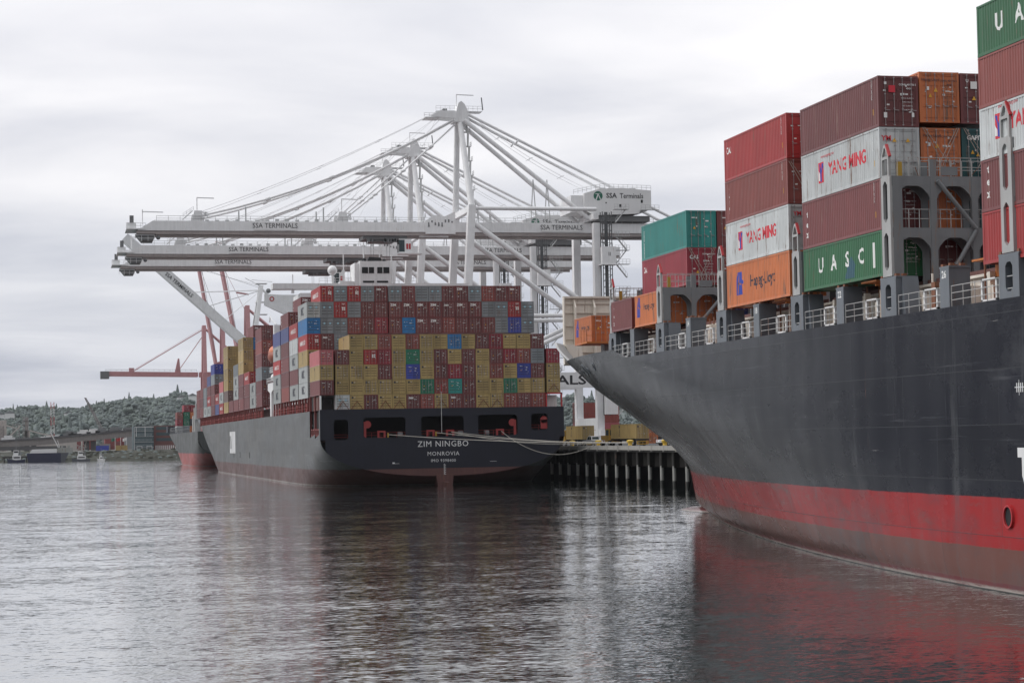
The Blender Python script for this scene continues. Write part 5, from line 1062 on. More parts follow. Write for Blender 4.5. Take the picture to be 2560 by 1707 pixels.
s.bar((100.7, 985, 84), (93, 985, 88), .3, .3); s.tube((96, 983, 87), (106, 983, 86), .15, 5); s.ball((104.0, 982, 81.5), 1.2, 8, 6, 1)
P4(s, 'fore_stay', [M_cr, M_crd])
s = MB(); s.tube((100.7, 985, 83), (36.4, 985, 104.5), .09, 4); s.tube((100.7, 985, 84), (43.6, 985, 99.5), .07, 4); P4(s, 'hoist_rope', M_crd)
R4 = Matrix.Rotation(math.radians(41.5), 3, 'Y'); lt = text_mesh('SSA TERMINALS', 2.4, .01, 1.0).copy(); lt.materials.append(M_txt)
for v in lt.vertices: v.co = R4 @ (FRONT @ v.co)
link('lettering', lt, r4, (92.5 - math.cos(math.radians(41.5)) * 42, 980.9, 56.5 + math.sin(math.radians(41.5)) * 42))
# ------------------------------------------------------------------ quay
M_conc = mat('quay_concrete', (.10, .095, .09), .85, wear=.35, wearcol=(.09, .085, .08), streak=.2, nscale=.4); M_cap = mat('quay_cap_concrete', (.30, .29, .27), .8, wear=.3, wearcol=(.14, .12, .1)); M_pile = mat('pile_concrete', (.30, .30, .28), .8, wear=.45, wearcol=(.12, .11, .10), streak=.3); M_piled = mat('wet_pile', (.03, .03, .028), .5, wear=.3); M_asph = mat('yard_asphalt', (.055, .055, .055), .9, nscale=.1)
q = MB(); q.box(93.4, 900, 60, 1500, 5.4, 6.3); o = struct(q, 'quay', M_conc)
q = MB(); q.add([(98, 60, 6.304), (900, 60, 6.304), (900, 1500, 6.304), (98, 1500, 6.304)], [(0, 1, 2, 3)]); struct(q, 'yard_pavement', M_asph)
q = MB(); y = 100.0
while y < 700: q.box(92.9, 93.4, y, y + 6.46, 5.72, 6.42); q.box(92.85, 93.45, y - .22, y + .10, 5.5, 6.5); y += 6.5
struct(q, 'quay_edge', M_cap)
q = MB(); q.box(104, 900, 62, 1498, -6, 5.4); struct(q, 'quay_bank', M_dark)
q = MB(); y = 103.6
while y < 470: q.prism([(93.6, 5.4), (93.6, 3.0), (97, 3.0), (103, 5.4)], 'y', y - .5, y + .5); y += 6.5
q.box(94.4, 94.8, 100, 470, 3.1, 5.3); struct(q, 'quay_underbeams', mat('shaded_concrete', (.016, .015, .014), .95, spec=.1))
PG = 'concrete piles under the quay edge'; y0 = 292.1
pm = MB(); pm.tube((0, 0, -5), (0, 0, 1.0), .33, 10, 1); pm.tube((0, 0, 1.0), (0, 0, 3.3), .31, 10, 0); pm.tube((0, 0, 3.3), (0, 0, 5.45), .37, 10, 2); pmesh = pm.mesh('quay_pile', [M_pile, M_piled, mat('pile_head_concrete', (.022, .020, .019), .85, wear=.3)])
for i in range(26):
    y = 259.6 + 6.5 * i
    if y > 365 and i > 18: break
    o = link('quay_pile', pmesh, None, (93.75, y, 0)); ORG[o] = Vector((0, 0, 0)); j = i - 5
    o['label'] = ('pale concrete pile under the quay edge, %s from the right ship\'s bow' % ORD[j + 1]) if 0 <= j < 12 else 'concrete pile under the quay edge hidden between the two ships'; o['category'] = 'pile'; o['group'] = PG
# bollards
for i, (y, lab) in enumerate(((305.4, 'yellow mooring bollard on the quay edge nearest the black bow'), (325.0, 'yellow mooring bollard on the quay edge below the tan container truck'), (345.0, 'yellow mooring bollard beside the white pickup that holds the ropes'), (363.4, 'small yellow mooring bollard next to the far ship\'s stern'))):
    b = MB(); b.tube((94.4, y, 6.3), (94.4, y, 6.85), .33, 12); b.tube((94.4, y, 6.85), (94.4, y, 7.2), .42, 12, 0, .62); b.ball((94.4, y, 7.2), .62, 12, 6, 0, (1, 1, .35)); b.box(93.9, 94.9, y - .55, y + .55, 6.3, 6.4)
    thing(b, 'mooring_bollard', mat('bollard_yellow', (.62, .42, .05), .55, wear=.3), (94.4, y, 6.3), lab, 'bollard', 'yellow bollards on the quay')
# mooring lines
def rope(a, b_, sag, lab, r=.055):
    mb = MB(); pts = []
    for i in range(25):
        t = i / 24; p = Vector(a).lerp(Vector(b_), t); p.z -= 4 * sag * t * (1 - t); pts.append(p)
    mb.path(pts, r, 5); thing(mb, 'mooring_rope', M_rope, a, lab, 'rope', 'mooring ropes from the stern')
rope((57.5, 348.9, 9.0), (94.2, 325, 6.9), .45, 'mooring rope starting farthest left, from beside the left stern opening')
rope((66.1, 348.9, 9.2), (94.2, 325.1, 6.95), .5, 'upper mooring rope from the left side of the middle stern opening')
rope((68.7, 348.9, 9.3), (94.3, 345, 6.9), .35, 'mooring rope from the right side of the middle stern opening')
rope((68.9, 348.9, 9.25), (94.2, 345.1, 6.85), .9, 'lower twin of the rope from the right side of the middle stern opening')
rope((77.7, 348.9, 9.3), (94.2, 345.2, 6.9), 3.0, 'slack mooring rope drooping from the right hand stern opening')
# ------------------------------------------------------------------ vehicles on the quay
M_tyre = mat('tyre', (.02, .02, .02), .85); M_chas = mat('chassis', (.035, .032, .03), .7, wear=.2); M_carw = mat('vehicle_white', (.68, .69, .70), .3); M_ty = mat('tractor_yellow', (.40, .24, .04), .5, wear=.2); M_lamp = mat('lamp_lens', (.35, .05, .04), .3)
def wheel(root, org, x, y, r, w=.3, ax='x', z=None):
    z = org[2] + r if z is None else z; m = MB(); v = (w / 2, 0, 0) if ax == 'x' else (0, w / 2, 0); m.tube((x - v[0], y - v[1], z), (x + v[0], y + v[1], z), r, 16); o = part(m, 'wheel', M_tyre, root, org); k = MB(); k.tube((x - v[0]*1.05, y - v[1]*1.05, z), (x + v[0]*1.05, y + v[1]*1.05, z), r * .52, 12); part(k, 'rim', M_rail2, o)
def truck(x, y, lab, clab, tractor=True, turn=0):
    """container on a yard chassis, doors towards us (-Y)"""
    org = (x + 1.22, y, 6.31); root = link('yard_trailer', None, None, org); root['label'] = lab; root['category'] = 'trailer'; root['group'] = 'yard trailers on the quay'
    c = MB(); c.box(x + .5, x + .75, y, y + 12.2, 7.15, 7.5); c.box(x + 1.7, x + 1.95, y, y + 12.2, 7.15, 7.5); c.box(x, x + 2.44, y, y + .3, 7.2, 7.55)
    for yy in (3, 6, 9, 12): c.box(x, x + 2.44, y + yy, y + yy + .2, 7.25, 7.55)
    c.box(x + .3, x + .5, y + 8.2, y + 8.5, 6.4, 7.2); c.box(x + 1.9, x + 2.1, y + 8.2, y + 8.5, 6.4, 7.2); part(c, 'chassis', M_chas, root, org)
    for yy in (1.6, 3.0):
        for xx in (.25, 2.15): wheel(root, org, x + xx, y + yy, .5, .45)
    bp = MB(); bp.frame([(x + .1, 6.5), (x + 2.34, 6.5), (x + 2.34, 7.15), (x + .1, 7.15)], [(x + .35, 6.7), (x + 2.1, 6.7), (x + 2.1, 6.95), (x + .35, 6.95)], 'y', y - .15, y); part(bp, 'rear_bumper', M_ty, root, org)
    o = container('tan', x, y, 7.56, 12.19, 2.591, clab, 'tan containers on yard trailers', fine=True, var=1); stacked_text(o, 'MSC', .8, 8.0, 2.1, .72, M_dkmark, 12.19)
    if tractor:
        og = (x + 1.2, y + 13.5, 6.31); t = link('yard_tractor', None, None, og); t['label'] = 'yellow yard tractor in front of the trailer %s' % ('behind the right white pickup' if tractor == 2 else 'behind the left white pickup'); t['category'] = 'yard tractor'; t['group'] = 'yellow yard tractors'
        b = MB(); b.box(x + .1, x + 1.5, y + 13.3, y + 15.3, 7.0, 9.4); b.box(x + .1, x + 2.3, y + 15.3, y + 17.6, 7.0, 8.2); b.box(x + .3, x + 2.1, y + 12.0, y + 17.6, 6.8, 7.1); part(b, 'cab', M_ty, t, og)
        w = MB(); w.box(x + .05, x + .1, y + 13.6, y + 15, 8.2, 9.2); w.box(x + .25, x + 1.35, y + 13.25, y + 13.3, 8.2, 9.2); part(w, 'window', M_glass, t, og)
        bb = MB(); bb.tube((x + .8, y + 14, 9.4), (x + .8, y + 14, 9.65), .12, 8); part(bb, 'beacon', cm('orange'), t, og)
        for yy in (13.2, 16.7):
            for xx in (.2, 2.2): wheel(t, og, x + xx, y + yy, .5, .4)
    if turn:
        a = math.radians(turn); R_ = Matrix.Rotation(a, 3, 'Z'); piv = Vector((x, y, 0))
        for ob in [root, o] + ([t] if tractor else []): ob.location = piv + R_ @ (ob.location - piv); ob.rotation_euler = (0, 0, a)
truck(101.0, 343.9, 'trailer carrying the right hand tan container on the quay', 'tan container on a trailer under the black bow, dark stacked letters on its side', 2, 5.6)
truck(99.5, 375.5, 'trailer carrying the left hand tan container on the quay', 'tan container on a trailer beside the dark blue stern', 1)
def pickup(x, y, rot, lab):
    """crew-cab pickup; built along +Y (nose) then turned"""
    org = (x, y, 6.31); root = link('pickup_truck', None, None, org); root['label'] = lab; root['category'] = 'pickup'; root['group'] = 'white pickups on the quay'
    ORG[root] = Vector((0, 0, 0))
    def Q(mb, n, m, p=root): o = link(n, mb.mesh(n, m), p, (0, 0, 0)); ORG[o] = Vector((0, 0, 0)); return o
    b = MB(); b.prism([(-2.7, .45), (-2.7, 1.05), (-.9, 1.10), (-.6, 1.12), (.95, 1.12), (2.3, 1.02), (2.65, .85), (2.7, .45)], 'x', -.95, .95); b.prism([(-.95, 1.1), (-.75, 1.78), (.45, 1.82), (1.15, 1.1)], 'x', -.82, .82); body = Q(b, 'body', M_carw)
    w = MB()
    for sx in (-.84, .82):
        w.prism([(-.78, 1.15), (-.65, 1.68), (-.15, 1.70), (-.15, 1.15)], 'x', sx, sx + .02); w.prism([(-.05, 1.15), (-.05, 1.70), (.42, 1.72), (.90, 1.15)], 'x', sx, sx + .02)
    w.add([(-.7, -.92, 1.2), (.7, -.92, 1.2), (.66, -.80, 1.68), (-.66, -.80, 1.68)], [(0, 1, 2, 3)]); w.add([(-.72, 1.08, 1.2), (.72, 1.08, 1.2), (.66, .54, 1.75), (-.66, .54, 1.75)], [(0, 1, 2, 3)]); Q(w, 'windows', M_glass)
    bd = MB(); bd.box(-.8, .8, -2.6, -1.05, 1.04, 1.07); Q(bd, 'cargo_bed', M_chas)
    for sx in (-.8, .62): l = MB(); l.box(sx, sx + .18, -2.72, -2.69, .75, 1.0); Q(l, 'tail_light', M_lamp)
    l = MB(); l.box(-.95, .95, -2.82, -2.7, .42, .6); l.box(-.12, .12, -2.715, -2.70, .75, .85); Q(l, 'bumper', M_chas)
    for yy in (-1.75, 1.75):
        for sx in (-.86, .86):
            m = MB(); m.tube((sx - .12, yy, .40), (sx + .12, yy, .40), .40, 16); t = Q(m, 'wheel', M_tyre); k = MB(); k.tube((sx - .13, yy, .40), (sx + .13, yy, .40), .22, 10); Q(k, 'rim', M_rail2, t)
    root.rotation_euler = (0, 0, math.radians(rot)); return root
pickup(97.0, 358.0, 12, 'white pickup seen from behind next to the mooring ropes')
pickup(99.5, 318.0, -62, 'white pickup seen side on near the black bow')
# stacks in the yard behind
YG = 'containers stacked in the yard'
def ystack(x, y, codes, lab0, H=2.7, L_=12.19, across=False):
    for i, k in enumerate(codes):
        o = container(k, x, y, 6.32 + H * i, L_, H - .05, '%s container, %s level of the yard stack %s' % (CN[k], ('ground', 'second', 'third', 'fourth', 'fifth')[i], lab0), YG, doors=True)
        if across: o.rotation_euler = (0, 0, math.radians(-90)); o.location.y += 2.44
ystack(155, 520, ('rust', 'tan', 'rust', 'pink'), 'behind the tan trailer containers', across=True)
ystack(150, 490, ('orange', 'rust', 'crimson'), 'right of the lift cabin', across=True)
ystack(163, 480, ('crimson', 'silver'), 'with the white one on top'); ystack(165.6, 480, ('crimson', 'pink'), 'right of the white topped one'); ystack(168.5, 478, ('navy', 'navy'), 'of dark blue boxes', across=False); ystack(171.1, 478, ('navy', 'navy'), 'right of the dark blue one'); ystack(173.7, 478, ('navy', 'silver'), 'partly hidden by the black bow')
ystack(136, 520, ('pink', 'pink', 'rust', 'rust'), 'seen between the gantry crane legs', across=True)
ystack(137, 445, ('slate', 'grey', 'grey'), 'between the two trailers', 1.5, 6.06)
ystack(133.5, 445, ('orange', 'orange'), 'beside the left trailer', 2.0, 6.06); ystack(141, 445, ('orange', 'slate'), 'next to the right trailer', 2.0, 6.06)
ystack(120, 560, ('pink', 'rust', 'crimson', 'pink', 'red'), 'glimpsed right of the dark stern', across=True)
w = MB(); w.box(150, 158, 400, 406, 6.3, 12.5); w.prism([(150, 12.5), (158, 12.5), (154, 13.6)], 'y', 399.8, 406.2); thing(w, 'yard_office', M_crs, (154, 400, 6.3), 'small white building behind the side-on white pickup', 'building')
# ------------------------------------------------------------------ far shore
M_bank = mat('shore_bank_scrub', (.032, .036, .026), .9, wear=.5, wearcol=(.12, .11, .08), nscale=.15, streak=.5); M_land = mat('shore_land', (.10, .10, .085), .9, nscale=.05, streak=.2); M_leaf = mat('hazed_foliage', (.125, .152, .148), .9, nscale=.02, streak=.35); M_leaf2 = mat('hazed_foliage_light', (.135, .165, .150), .9, nscale=.02, streak=.3)  # leaf greens paled and blued, distance haze mixed into the colour
rng = random.Random(11)
def hill_z(x, y):
    t = max(0, min(1, (y - 1750) / 650)); r = 29 + 8 * math.sin(x * .004 + 1.2) + 5 * math.sin(x * .013) + max(0, min(1, (x - 40) / 160)) * 10
    return 5 + (t * t * (3 - 2 * t)) * r
mb = MB(); nx, ny = 70, 16; xs = [-1100 + i * 40 for i in range(nx)]; ys = [1700 + j * 70 for j in range(ny)]
mb.add([(x, y, hill_z(x, y)) for y in ys for x in xs], [(j * nx + i, j * nx + i + 1, (j + 1) * nx + i + 1, (j + 1) * nx + i) for j in range(ny - 1) for i in range(nx - 1)], 0, True); struct(mb, 'hill', M_leaf)
mb = MB(); mb.add([(-1800, 1095, 4.9), (92, 1095, 4.9), (92, 1502, 4.9), (900, 1502, 4.9), (1700, 1502, 4.9), (1700, 1900, 5), (-1800, 1900, 5)], [(0, 1, 2, 3, 4, 5, 6)]); struct(mb, 'shore_ground', M_land)
# scrub bank at the water's edge
mb = MB(); nx = 150; pts = []
for j, (y, z) in enumerate(((1078, -.3), (1081, 1.4), (1086, 3.2), (1092, 4.6), (1100, 5.2))):
    for i in range(nx): pts.append((-1200 + i * 8.7, y + rng.uniform(-1, 1) - (3 if i < 127 else 0), z + (rng.uniform(-.5, .6) if j else 0)))
mb.add(pts, [(j * nx + i, j * nx + i + 1, (j + 1) * nx + i + 1, (j + 1) * nx + i) for j in range(4) for i in range(nx - 1)]); struct(mb, 'shore_bank', M_bank)
mb = MB()
for i in range(700):
    x = rng.uniform(-140, 92) if i % 4 else rng.uniform(0, 85); y = rng.uniform(1080, 1093); r = rng.uniform(.5, 1.3); mb.ball((x, y, (y - 1080) * .34 + r * .5), r, 6, 4, i % 2, (1.3, 1, .8))
struct(mb, 'shore_scrub', [M_bank, M_leaf], kind='stuff')
# woods on the hill: clumps of leaf-like facets with conifer spikes
def woods(name, n, seedv):
    r_ = random.Random(seedv); mb = MB()
    for i in range(n):
        y = 1730 + 640 * r_.random() ** .8; x = (-270 + r_.random() * 420) if (seedv % 2 == 0 or i % 3) else 420 + r_.random() * 380
        h = r_.uniform(7, 13) * (1.0 + .35 * math.sin(x * .05) * math.sin(x * .021 + y * .01)); z = hill_z(x, y); m = r_.randrange(2)
        if r_.random() < .12:
            k = 6
            for q_ in range(3): mb.tube((x, y, z + h * (.1 + .3 * q_)), (x, y, z + h * (.62 + .32 * q_) * 1.15), h * (.34 - .08 * q_), k, m, .1)
        else:
            for q_ in range(15): rr = h * r_.uniform(.07, .22); mb.ball((x + r_.uniform(-.42, .42) * h, y + r_.uniform(-.3, .3) * h, z + h * r_.uniform(.25, .95)), rr, 6, 4, m, (1.1, 1, r_.uniform(.7, 1.1)))
    for i, v in enumerate(mb.v): mb.v[i] = (v[0] + r_.uniform(-.45, .45), v[1], v[2] + r_.uniform(-.45, .45))
    struct(mb, name, [M_leaf, M_leaf2], kind='stuff')
woods('hillside_woods', 2300, 21); woods('hillside_woods', 1300, 22)
# hillside houses
for i in range(9):
    x = rng.uniform(-230, 180); y = rng.uniform(2050, 2300); z = hill_z(x, y) + 9; b = MB(); b.box(x - 5, x + 5, y - 4, y + 4, z - 9, z + 3); b.prism([(x - 5.5, z + 3), (x + 5.5, z + 3), (x, z + 6)], 'y', y - 4.4, y + 4.4, 1)
    thing(b, 'hillside_house', [M_crs, M_lbgrey], (x, y, z - 9), 'tiny pale house among the trees on the far wooded hill', 'house', 'houses on the wooded hill')
# long viaduct sloping up to the right
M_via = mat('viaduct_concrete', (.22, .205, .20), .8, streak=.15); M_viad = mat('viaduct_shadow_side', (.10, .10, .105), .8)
org = (-60, 1250, 5); v = link('viaduct', None, None, org); v['label'] = 'long grey elevated road sloping up to the right before the wooded hill'; v['category'] = 'viaduct'

dk = MB(); PD = [(-43.08, 10.43), (-3.49, 12.15), (24.81, 14.33), (52.22, 16.55), (84.75, 18.47)]
dk.prism([(x, z) for x, z in PD] + [(x, z - 3.3) for x, z in PD[::-1]], 'y', 1243, 1257); part(dk, 'road_deck', M_via, v, org)
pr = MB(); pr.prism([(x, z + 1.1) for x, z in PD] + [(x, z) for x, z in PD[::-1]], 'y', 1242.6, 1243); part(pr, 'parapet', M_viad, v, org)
for (x, z) in ((-12.40, 11.10), (22.67, 13.16), (-36.14, 10.31), (75.06, 17.16)):
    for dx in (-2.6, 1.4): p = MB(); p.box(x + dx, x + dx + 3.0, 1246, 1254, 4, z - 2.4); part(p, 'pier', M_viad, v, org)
VG = 'vehicles crossing the viaduct'
for i, px in enumerate((20, 48, 66, 88, 105, 118, 140, 152, 170, 183, 205, 228, 250, 268, 281, 292, 306, 318)):
    x = (px * .2393) - 29.1; zz = interp(PD, x)[0] + .05; b = MB(); h = rng.choice((1.5, 1.5, 3.2, 2.2)); l = 4.5 if h < 2 else 8; b.box(x - l/2, x + l/2, 1244, 1246, zz + .3, zz + h * .6 + .3); b.box(x - l * .3, x + l * .3, 1244.1, 1245.9, zz + h * .6 + .3, zz + h + .3)
    thing(b, 'road_vehicle', [rng.choice((M_crs, M_lbgrey, M_carw, M_glass, M_crs, M_lbgrey))], (x, 1245, zz), 'small vehicle on the far viaduct, %s from the left' % ORD[i + 1], 'vehicle', VG)
# lower rail bridge deck
lb_ = MB(); a = (-36.93, 8.20); b = (9.03, 8.07); lb_.prism([(a[0], a[1]), (b[0], b[1]), (b[0], b[1] - 2.2), (a[0], a[1] - 2.2)], 'y', 1196, 1204)
for px in (30, 100): lb_.box(px * .23 - 28.6, px * .23 - 25.6, 1198, 1202, 0, 8)
thing(lb_, 'low_bridge', M_viad, (0, 1200, 5), 'low dark bridge deck beneath the viaduct at the left edge', 'bridge')
# cement works with towers and conveyors
M_silo = mat('silo_concrete', (.42, .39, .37), .85, streak=.15); M_steel = mat('dusty_steel', (.24, .22, .22), .8)
org = (-15.78, 12.54); org = (org[0], 1480, 5); cw_ = link('silo_works', None, None, org); cw_['label'] = 'dusty cement works with towers and sloping conveyors at the left edge'; cw_['category'] = 'factory'
sl = MB()
for (a, b) in (((-17.68, 19.40), (-13.84, 12.51)), ((-17.36, 27.92), (-14.92, 18.21))): sl.box(a[0], b[0], 1476, 1484, 5, a[1])
for px in (-4, 6, 14): x = px * .285 - 35.5; sl.tube((x, 1480, 5), (x, 1480, 5 + 22), 1.5, 10)
part(sl, 'silos', M_silo, cw_, org)
tw = MB()
for (px, py, w) in ((66, 1040, 1.6), (43, 1056, 2.2), (10, 1062, 1.0)):
    x = px * .285 - 35.7; zt = 8 + (1114 - py) * .285
    for dx in (-w, w): tw.box(x + dx - .25, x + dx + .25, 1475, 1475.5, 5, zt)
    z = 8
    while z < zt: tw.box(x - w, x + w, 1474.9, 1475.4, z, z + .25); tw.bar((x - w, 1475, z), (x + w, 1475, min(z + 3, zt)), .25, .25); z += 3
tw.box(-17.6, -15.2, 1474, 1478, 26.5, 28.5); part(tw, 'lattice_towers', M_steel, cw_, org)
cv = MB()
for (a, b) in (((-34.25, 24.37), (-23.31, 21.10)), ((-28.55, 14.70), (-20.01, 23.03)), ((-13.71, 19.26), (-4.09, 16.27)), ((-4.09, 16.56), (2.81, 15.03))): cv.bar((a[0], 1470, a[1]), (b[0], 1470, b[1]), 2.0, .9)
part(cv, 'conveyors', M_silo, cw_, org)
ho = MB(); ho.prism([(-14, 5), (18, 5), (18, 12), (10, 14.5), (0, 12.2), (-8, 14), (-14, 12)], 'y', 1420, 1440); part(ho, 'sheds', M_silo, cw_, org)
# red and white lattice mast
(mx_, mz_) = (1.89, 39.76); m = MB(); zt = mz_; z = 5; k = 0
for s in (-1.1, 1.1): 
    z = 5; k = 0
    while z < zt: m.box(mx_ + s - .22, mx_ + s + .22, 1499.8, 1500.2, z, min(z + 6, zt), k % 2); z += 6; k += 1
z = 5; k = 0
while z < zt - 2: m.bar((mx_ - 1.1, 1500, z), (mx_ + 1.1, 1500, z + 2), .2, .2, (int((z - 5) / 6)) % 2); z += 2
thing(m, 'radio_mast', [M_crs, M_redp], (mx_, 1500, 5), 'tall red and white lattice mast in front of the wooded hill', 'mast')
# crawler crane jib
a = (23.79, 40.81); b = (35.48, 17.54); m = MB(); 
for dx in (-.9, .9): m.tube((a[0] + dx * .4, 1420, a[1]), (b[0] + dx, 1420, b[1]), .34, 5)
for i in range(16): t = i / 16; x = a[0] + (b[0] - a[0]) * t; z = a[1] + (b[1] - a[1]) * t; m.bar((x - .6, 1420, z), (x + 1.2, 1420, z - 1.4), .3, .3)
m.tube((a[0], 1420, a[1]), (b[0] + 6, 1420, b[1] + 1), .08, 4); m.box(b[0] - 2, b[0] + 5, 1418, 1422, 5, 9); m.bar((b[0], 1420, 6), (b[0], 1420, b[1]), .8, .8)
thing(m, 'lattice_crane', M_steel, (b[0], 1420, 5), 'thin dark lattice crane jib leaning left above the viaduct', 'crane')
# office buildings on the shore
M_bteal = mat('building_teal_panel', (.055, .085, .095), .6, streak=.06); M_bpane = mat('building_window', (.20, .25, .27), .2); M_bred = mat('building_red_brick', (.17, .075, .07), .8, streak=.08)
(xa, za) = (46.04, 18.45); (xb, zb2) = (57.16, 18.28); org = (xa, 1160, 5); ob = link('office_building', None, None, org); ob['label'] = 'teal office block with rows of pale windows on the far shore'; ob['category'] = 'office building'
m = MB(); m.box(xa, xb, 1160, 1185, 4, za); part(m, 'walls', M_bteal, ob, org)
W_ = xb - xa
for f in range(4):
    z0 = 6.2 + f * (za - 6) / 4
    wn_ = MB()
    for k in range(13): x = xa + .9 + k * (W_ - 1.6) / 13; wn_.box(x, x + .42, 1159.9, 1160, z0 + .6, z0 + 1.9)
    part(wn_, 'window_row', M_bpane, ob, org)
tm = MB(); tm.box(xa + .3, xb, 1159.85, 1159.95, za - .7, za - .4); tm.box(xa + .3, xa + .5, 1159.85, 1159.95, 4.5, za - .4)
for px in (.12, .56): tm.box(xa + W_ * px, xa + W_ * px + .25, 1159.85, 1159.95, za * .68, za - .7)
for f in range(4): z0 = 6.2 + f * (za - 6) / 4; tm.box(xa + .3, xb, 1159.88, 1159.96, z0 + .1, z0 + .22)
for px in (.15, .65): tm.frame([(xa + W_*px, 4.6), (xa + W_*(px+.27), 4.6), (xa + W_*(px+.27), 7.2), (xa + W_*px, 7.2)], [(xa + W_*px + .2, 4.7), (xa + W_*(px+.27) - .2, 4.7), (xa + W_*(px+.27) - .2, 7.0), (xa + W_*px + .2, 7.0)], 'y', 1159.8, 1159.9)
part(tm, 'white_trim', M_crs, ob, org)
(xc, zc2) = (57.41, 18.55); org = (xc, 1165, 5); rb = link('office_building', None, None, org); rb['label'] = 'dark red banded office block right of the teal one, partly behind the ship'; rb['category'] = 'office building'
m = MB(); m.box(xc + .1, xc + 17, 1165, 1190, 4, zc2); part(m, 'walls', M_bred, rb, org)
for f in range(3): wn_ = MB(); z0 = 9 + f * (zc2 - 9) / 3; wn_.box(xc + 1.4, xc + 17, 1164.9, 1165, z0 + .8, z0 + 2.6); part(wn_, 'window_row', M_bteal, rb, org)
wn_ = MB()
for k in range(11): wn_.box(xc + 1 + k * 1.1, xc + 1.5 + k * 1.1, 1164.85, 1165, 4.8, 7.4)
part(wn_, 'ground_windows', M_crs, rb, org)
# sheds, flags, stacked boxes behind the shore
M_shed = mat('shed_red', (.22, .06, .06), .7, streak=.2); M_shedg = mat('shed_grey', (.24, .25, .26), .7)
m = MB(); a = (36.80, 13.67); b = (50.28, 7.38); m.box(a[0], b[0], 1420, 1440, 4.5, a[1]); thing(m, 'warehouse', M_shed, (a[0], 1420, 5), 'long dark red warehouse under the viaduct beside the flags', 'warehouse')
m = MB(); a = (49.99, 15.05); m.box(a[0], a[0] + 8, 1410, 1430, 4.5, a[1]); thing(m, 'warehouse', M_shedg, (a[0], 1410, 5), 'grey warehouse between the red one and the teal office block', 'warehouse')
m = MB(); a = (9.58, 13.70); m.box(a[0], a[0] + 22, 1450, 1470, 4.5, a[1]); thing(m, 'warehouse', M_shed, (a[0], 1450, 5), 'low red brown warehouse left of the dark viaduct pier', 'warehouse')
for i, (px, py, c, lab) in enumerate(((279, 1093, M_grn, 'green flag on a pole in front of the red warehouse'), (292, 1094, M_redp, 'red flag on a pole right of the green flag'), (306, 1093, M_crs, 'white and red flag on the pole nearest the grey warehouse'))):
    x = px * .2455 - 30.9; m = MB(); m.tube((x, 1220, 5), (x, 1220, 12.5), .12, 6, 0)
    fv = [(x - 2.2 * (k / 4), 1220 + .3 * math.sin(k * 1.6), 12.3 - .15 * k) for k in range(5)]; m.add(fv + [(a_, b_, c_ - 1.7 + .1 * math.sin(a_)) for a_, b_, c_ in fv], [(k, k + 1, k + 6, k + 5) for k in range(4)], 1)
    thing(m, 'flag', [M_crs, c], (x, 1220, 5), lab, 'flag', 'flags on the far shore')
bx = [(232, 1110, 262, 'cobalt', 'long blue container on the far shore beside the dark viaduct pier'), (278, 1113, 291, 'tan', 'yellowish container on the far shore bank, left one'), (292, 1113, 306, 'tan', 'yellowish container on the far shore bank, right one')]
for px, py, px2, k, lab in bx:
    x = px * .2225 - 27.6; w_ = (px2 - px) * .2225; o = container(k, 0, 0, 4.92, w_, 2.9, lab, 'containers on the far shore', doors=False); o.rotation_euler = (0, 0, math.radians(-90)); o.location = (x, 1106, 4.92)
# ------------------------------------------------------------------ craft moored on the far shore
M_barge = mat('barge_navy', (.018, .022, .055), .45, streak=.1); M_bgrey = mat('barge_grey_end', (.09, .095, .11), .5)
(xa, z) = (-11.60, 4.73); (xm, z) = (5.39, 4.62); (xb, z) = (9.41, 4.54); bz = z; org = ((xa + xb) / 2, 1066, 0); bg_ = link('barge', None, None, org); bg_['label'] = 'dark navy barge with a long white deck cover moored at the far shore'; bg_['category'] = 'barge'
m = MB(); m.prism([(xa, bz), (xa + .8, -1), (xm, -1), (xm, bz)], 'y', 1062, 1076); part(m, 'hull', M_barge, bg_, org)
m = MB(); m.prism([(xm, bz), (xm, -1), (xb - 2.4, -1), (xb, bz)], 'y', 1062, 1076); part(m, 'bow', M_bgrey, bg_, org)
m = MB(); m.prism([(xa + 1.4, bz), (xa + 2.6, bz + 1.9), (xm - 2, bz + 2.1), (xm - 2, bz)], 'y', 1063, 1074); part(m, 'deck_cover', M_crs, bg_, org)
m = MB(); m.box(xm - 1.6, xm + 6, 1064, 1072, bz, bz + 2.6); m.box(xm, xm + 1.2, 1064, 1066, bz + 2.6, bz + 3.6); m.box(xm + 3.4, xm + 4.6, 1064, 1066, bz + 2.6, bz + 3.6); part(m, 'deck_house', mat('barge_house', (.30, .31, .29), .7, wear=.3), bg_, org)
m = MB(); a = (0.24, 15.17); b = (4.20, 7.31); m.bar((a[0], 1064, a[1]), (b[0], 1064, b[1]), .45, .45); m.bar((b[0] - .4, 1064, b[1] + 3.6), (b[0] + .6, 1064, b[1]), .3, .3); part(m, 'derrick_boom', M_crs, bg_, org)
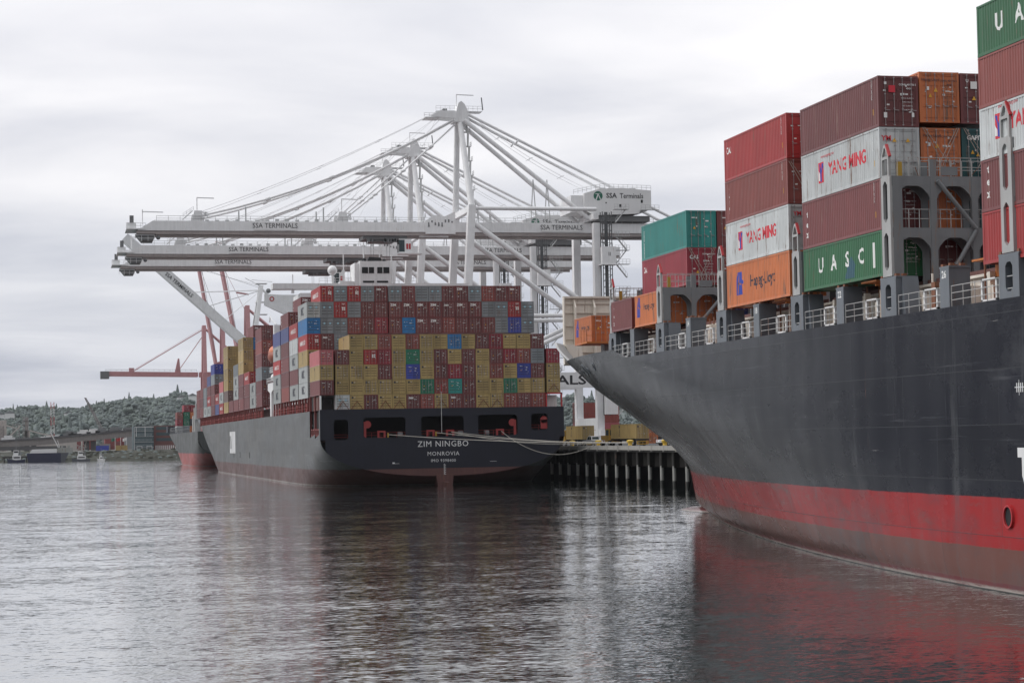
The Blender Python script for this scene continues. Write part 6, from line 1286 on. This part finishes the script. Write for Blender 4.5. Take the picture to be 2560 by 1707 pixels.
def tug(px, w, y, lab, hullc, s=1.0):
    x0 = px * .2135 - 26.9; org = (x0, y, 0); r_ = link('tugboat', None, None, org); r_['label'] = lab; r_['category'] = 'tugboat'; r_['group'] = 'small craft at the far shore'
    m = MB(); m.prism([(x0, 2.2*s), (x0 + .6, -.6), (x0 + w - .6, -.6), (x0 + w, 1.6*s), (x0 + w * .5, 1.3*s), (x0 + w*.2, 1.6*s)], 'y', y - 2.6, y + 2.6); part(m, 'hull', hullc, r_, org)
    m = MB(); m.box(x0 + w*.3, x0 + w*.75, y - 2, y + 2, 1.3*s, 3.6*s); m.prism([(x0 + w*.34, 3.6*s), (x0 + w*.6, 3.6*s), (x0 + w*.62, 6.2*s), (x0 + w*.36, 6.2*s)], 'y', y - 1.5, y + 1.5); part(m, 'wheelhouse', M_crs, r_, org)
    m = MB(); m.box(x0 + w*.38, x0 + w*.6, y - 1.56, y - 1.5, 5.0*s, 5.8*s); m.box(x0 + w*.36, x0 + w*.7, y - 2.06, y - 2.0, 2.2*s, 2.9*s); part(m, 'windows', M_dark, r_, org)
    m = MB(); m.tube((x0 + w*.5, y, 6.2*s), (x0 + w*.5, y, 11*s), .12, 5); m.bar((x0 + w*.4, y, 8.5*s), (x0 + w*.6, y, 8.5*s), .1, .1); m.tube((x0 + w*.7, y, 3.6*s), (x0 + w*.7, y, 6*s), .35, 8); part(m, 'mast', M_lbgrey, r_, org)
tug(26, 9.2, 1058, 'dark hulled tugboat with a white wheelhouse left of the navy barge', M_barge)
tug(176, 9.5, 1060, 'low grey workboat with a tall pale mast right of the navy barge', M_bgrey, .8)

tug(236, 4.2, 1062, 'small white boat with a slanted white mast near the scrub bank', M_crs, .6)
m = MB(); (xk, zk) = (16.44, 8.34); m.tube((xk, 1090, 3), (xk, 1090, zk + 2), .5, 6)
for i in range(14): m.bar((xk + rng.uniform(-4, 3), 1090, rng.uniform(4, zk)), (xk + rng.uniform(-4, 3), 1090, rng.uniform(5, zk + 2)), .25, .25)
m.box(xk - 4, xk + 3, 1088, 1092, zk - 6, zk - 5.4); thing(m, 'loading_gantry', M_silo, (xk, 1090, 5), 'pale tangled loading gantry between the barge and the dark viaduct pier', 'loading gantry')
# low dark jetties
m = MB(); m.box(-24, 3, 1074, 1078, 2.2, 3.0)
for i in range(10): m.tube((-23 + i * 2.8, 1075, -2), (-23 + i * 2.8, 1075, 3), .3, 6)
thing(m, 'timber_jetty', M_piled, (-10, 1075, 0), 'dark timber jetty behind the tugboat at the left shore', 'jetty')
# ------------------------------------------------------------------ thin sea haze
hz = bpy.data.materials.new('haze_air'); hz.use_nodes = True; t = hz.node_tree; t.nodes.clear(); oo = t.nodes.new('ShaderNodeOutputMaterial'); pv = t.nodes.new('ShaderNodeVolumePrincipled'); pv.inputs['Color'].default_value = (.86, .88, .93, 1); pv.inputs['Density'].default_value = .00003; pv.inputs['Anisotropy'].default_value = .2; t.links.new(pv.outputs[0], oo.inputs['Volume'])
mb = MB(); mb.box(-2600, 2600, -450, 4300, -11, 135); struct(mb, 'haze', hz, kind='stuff')
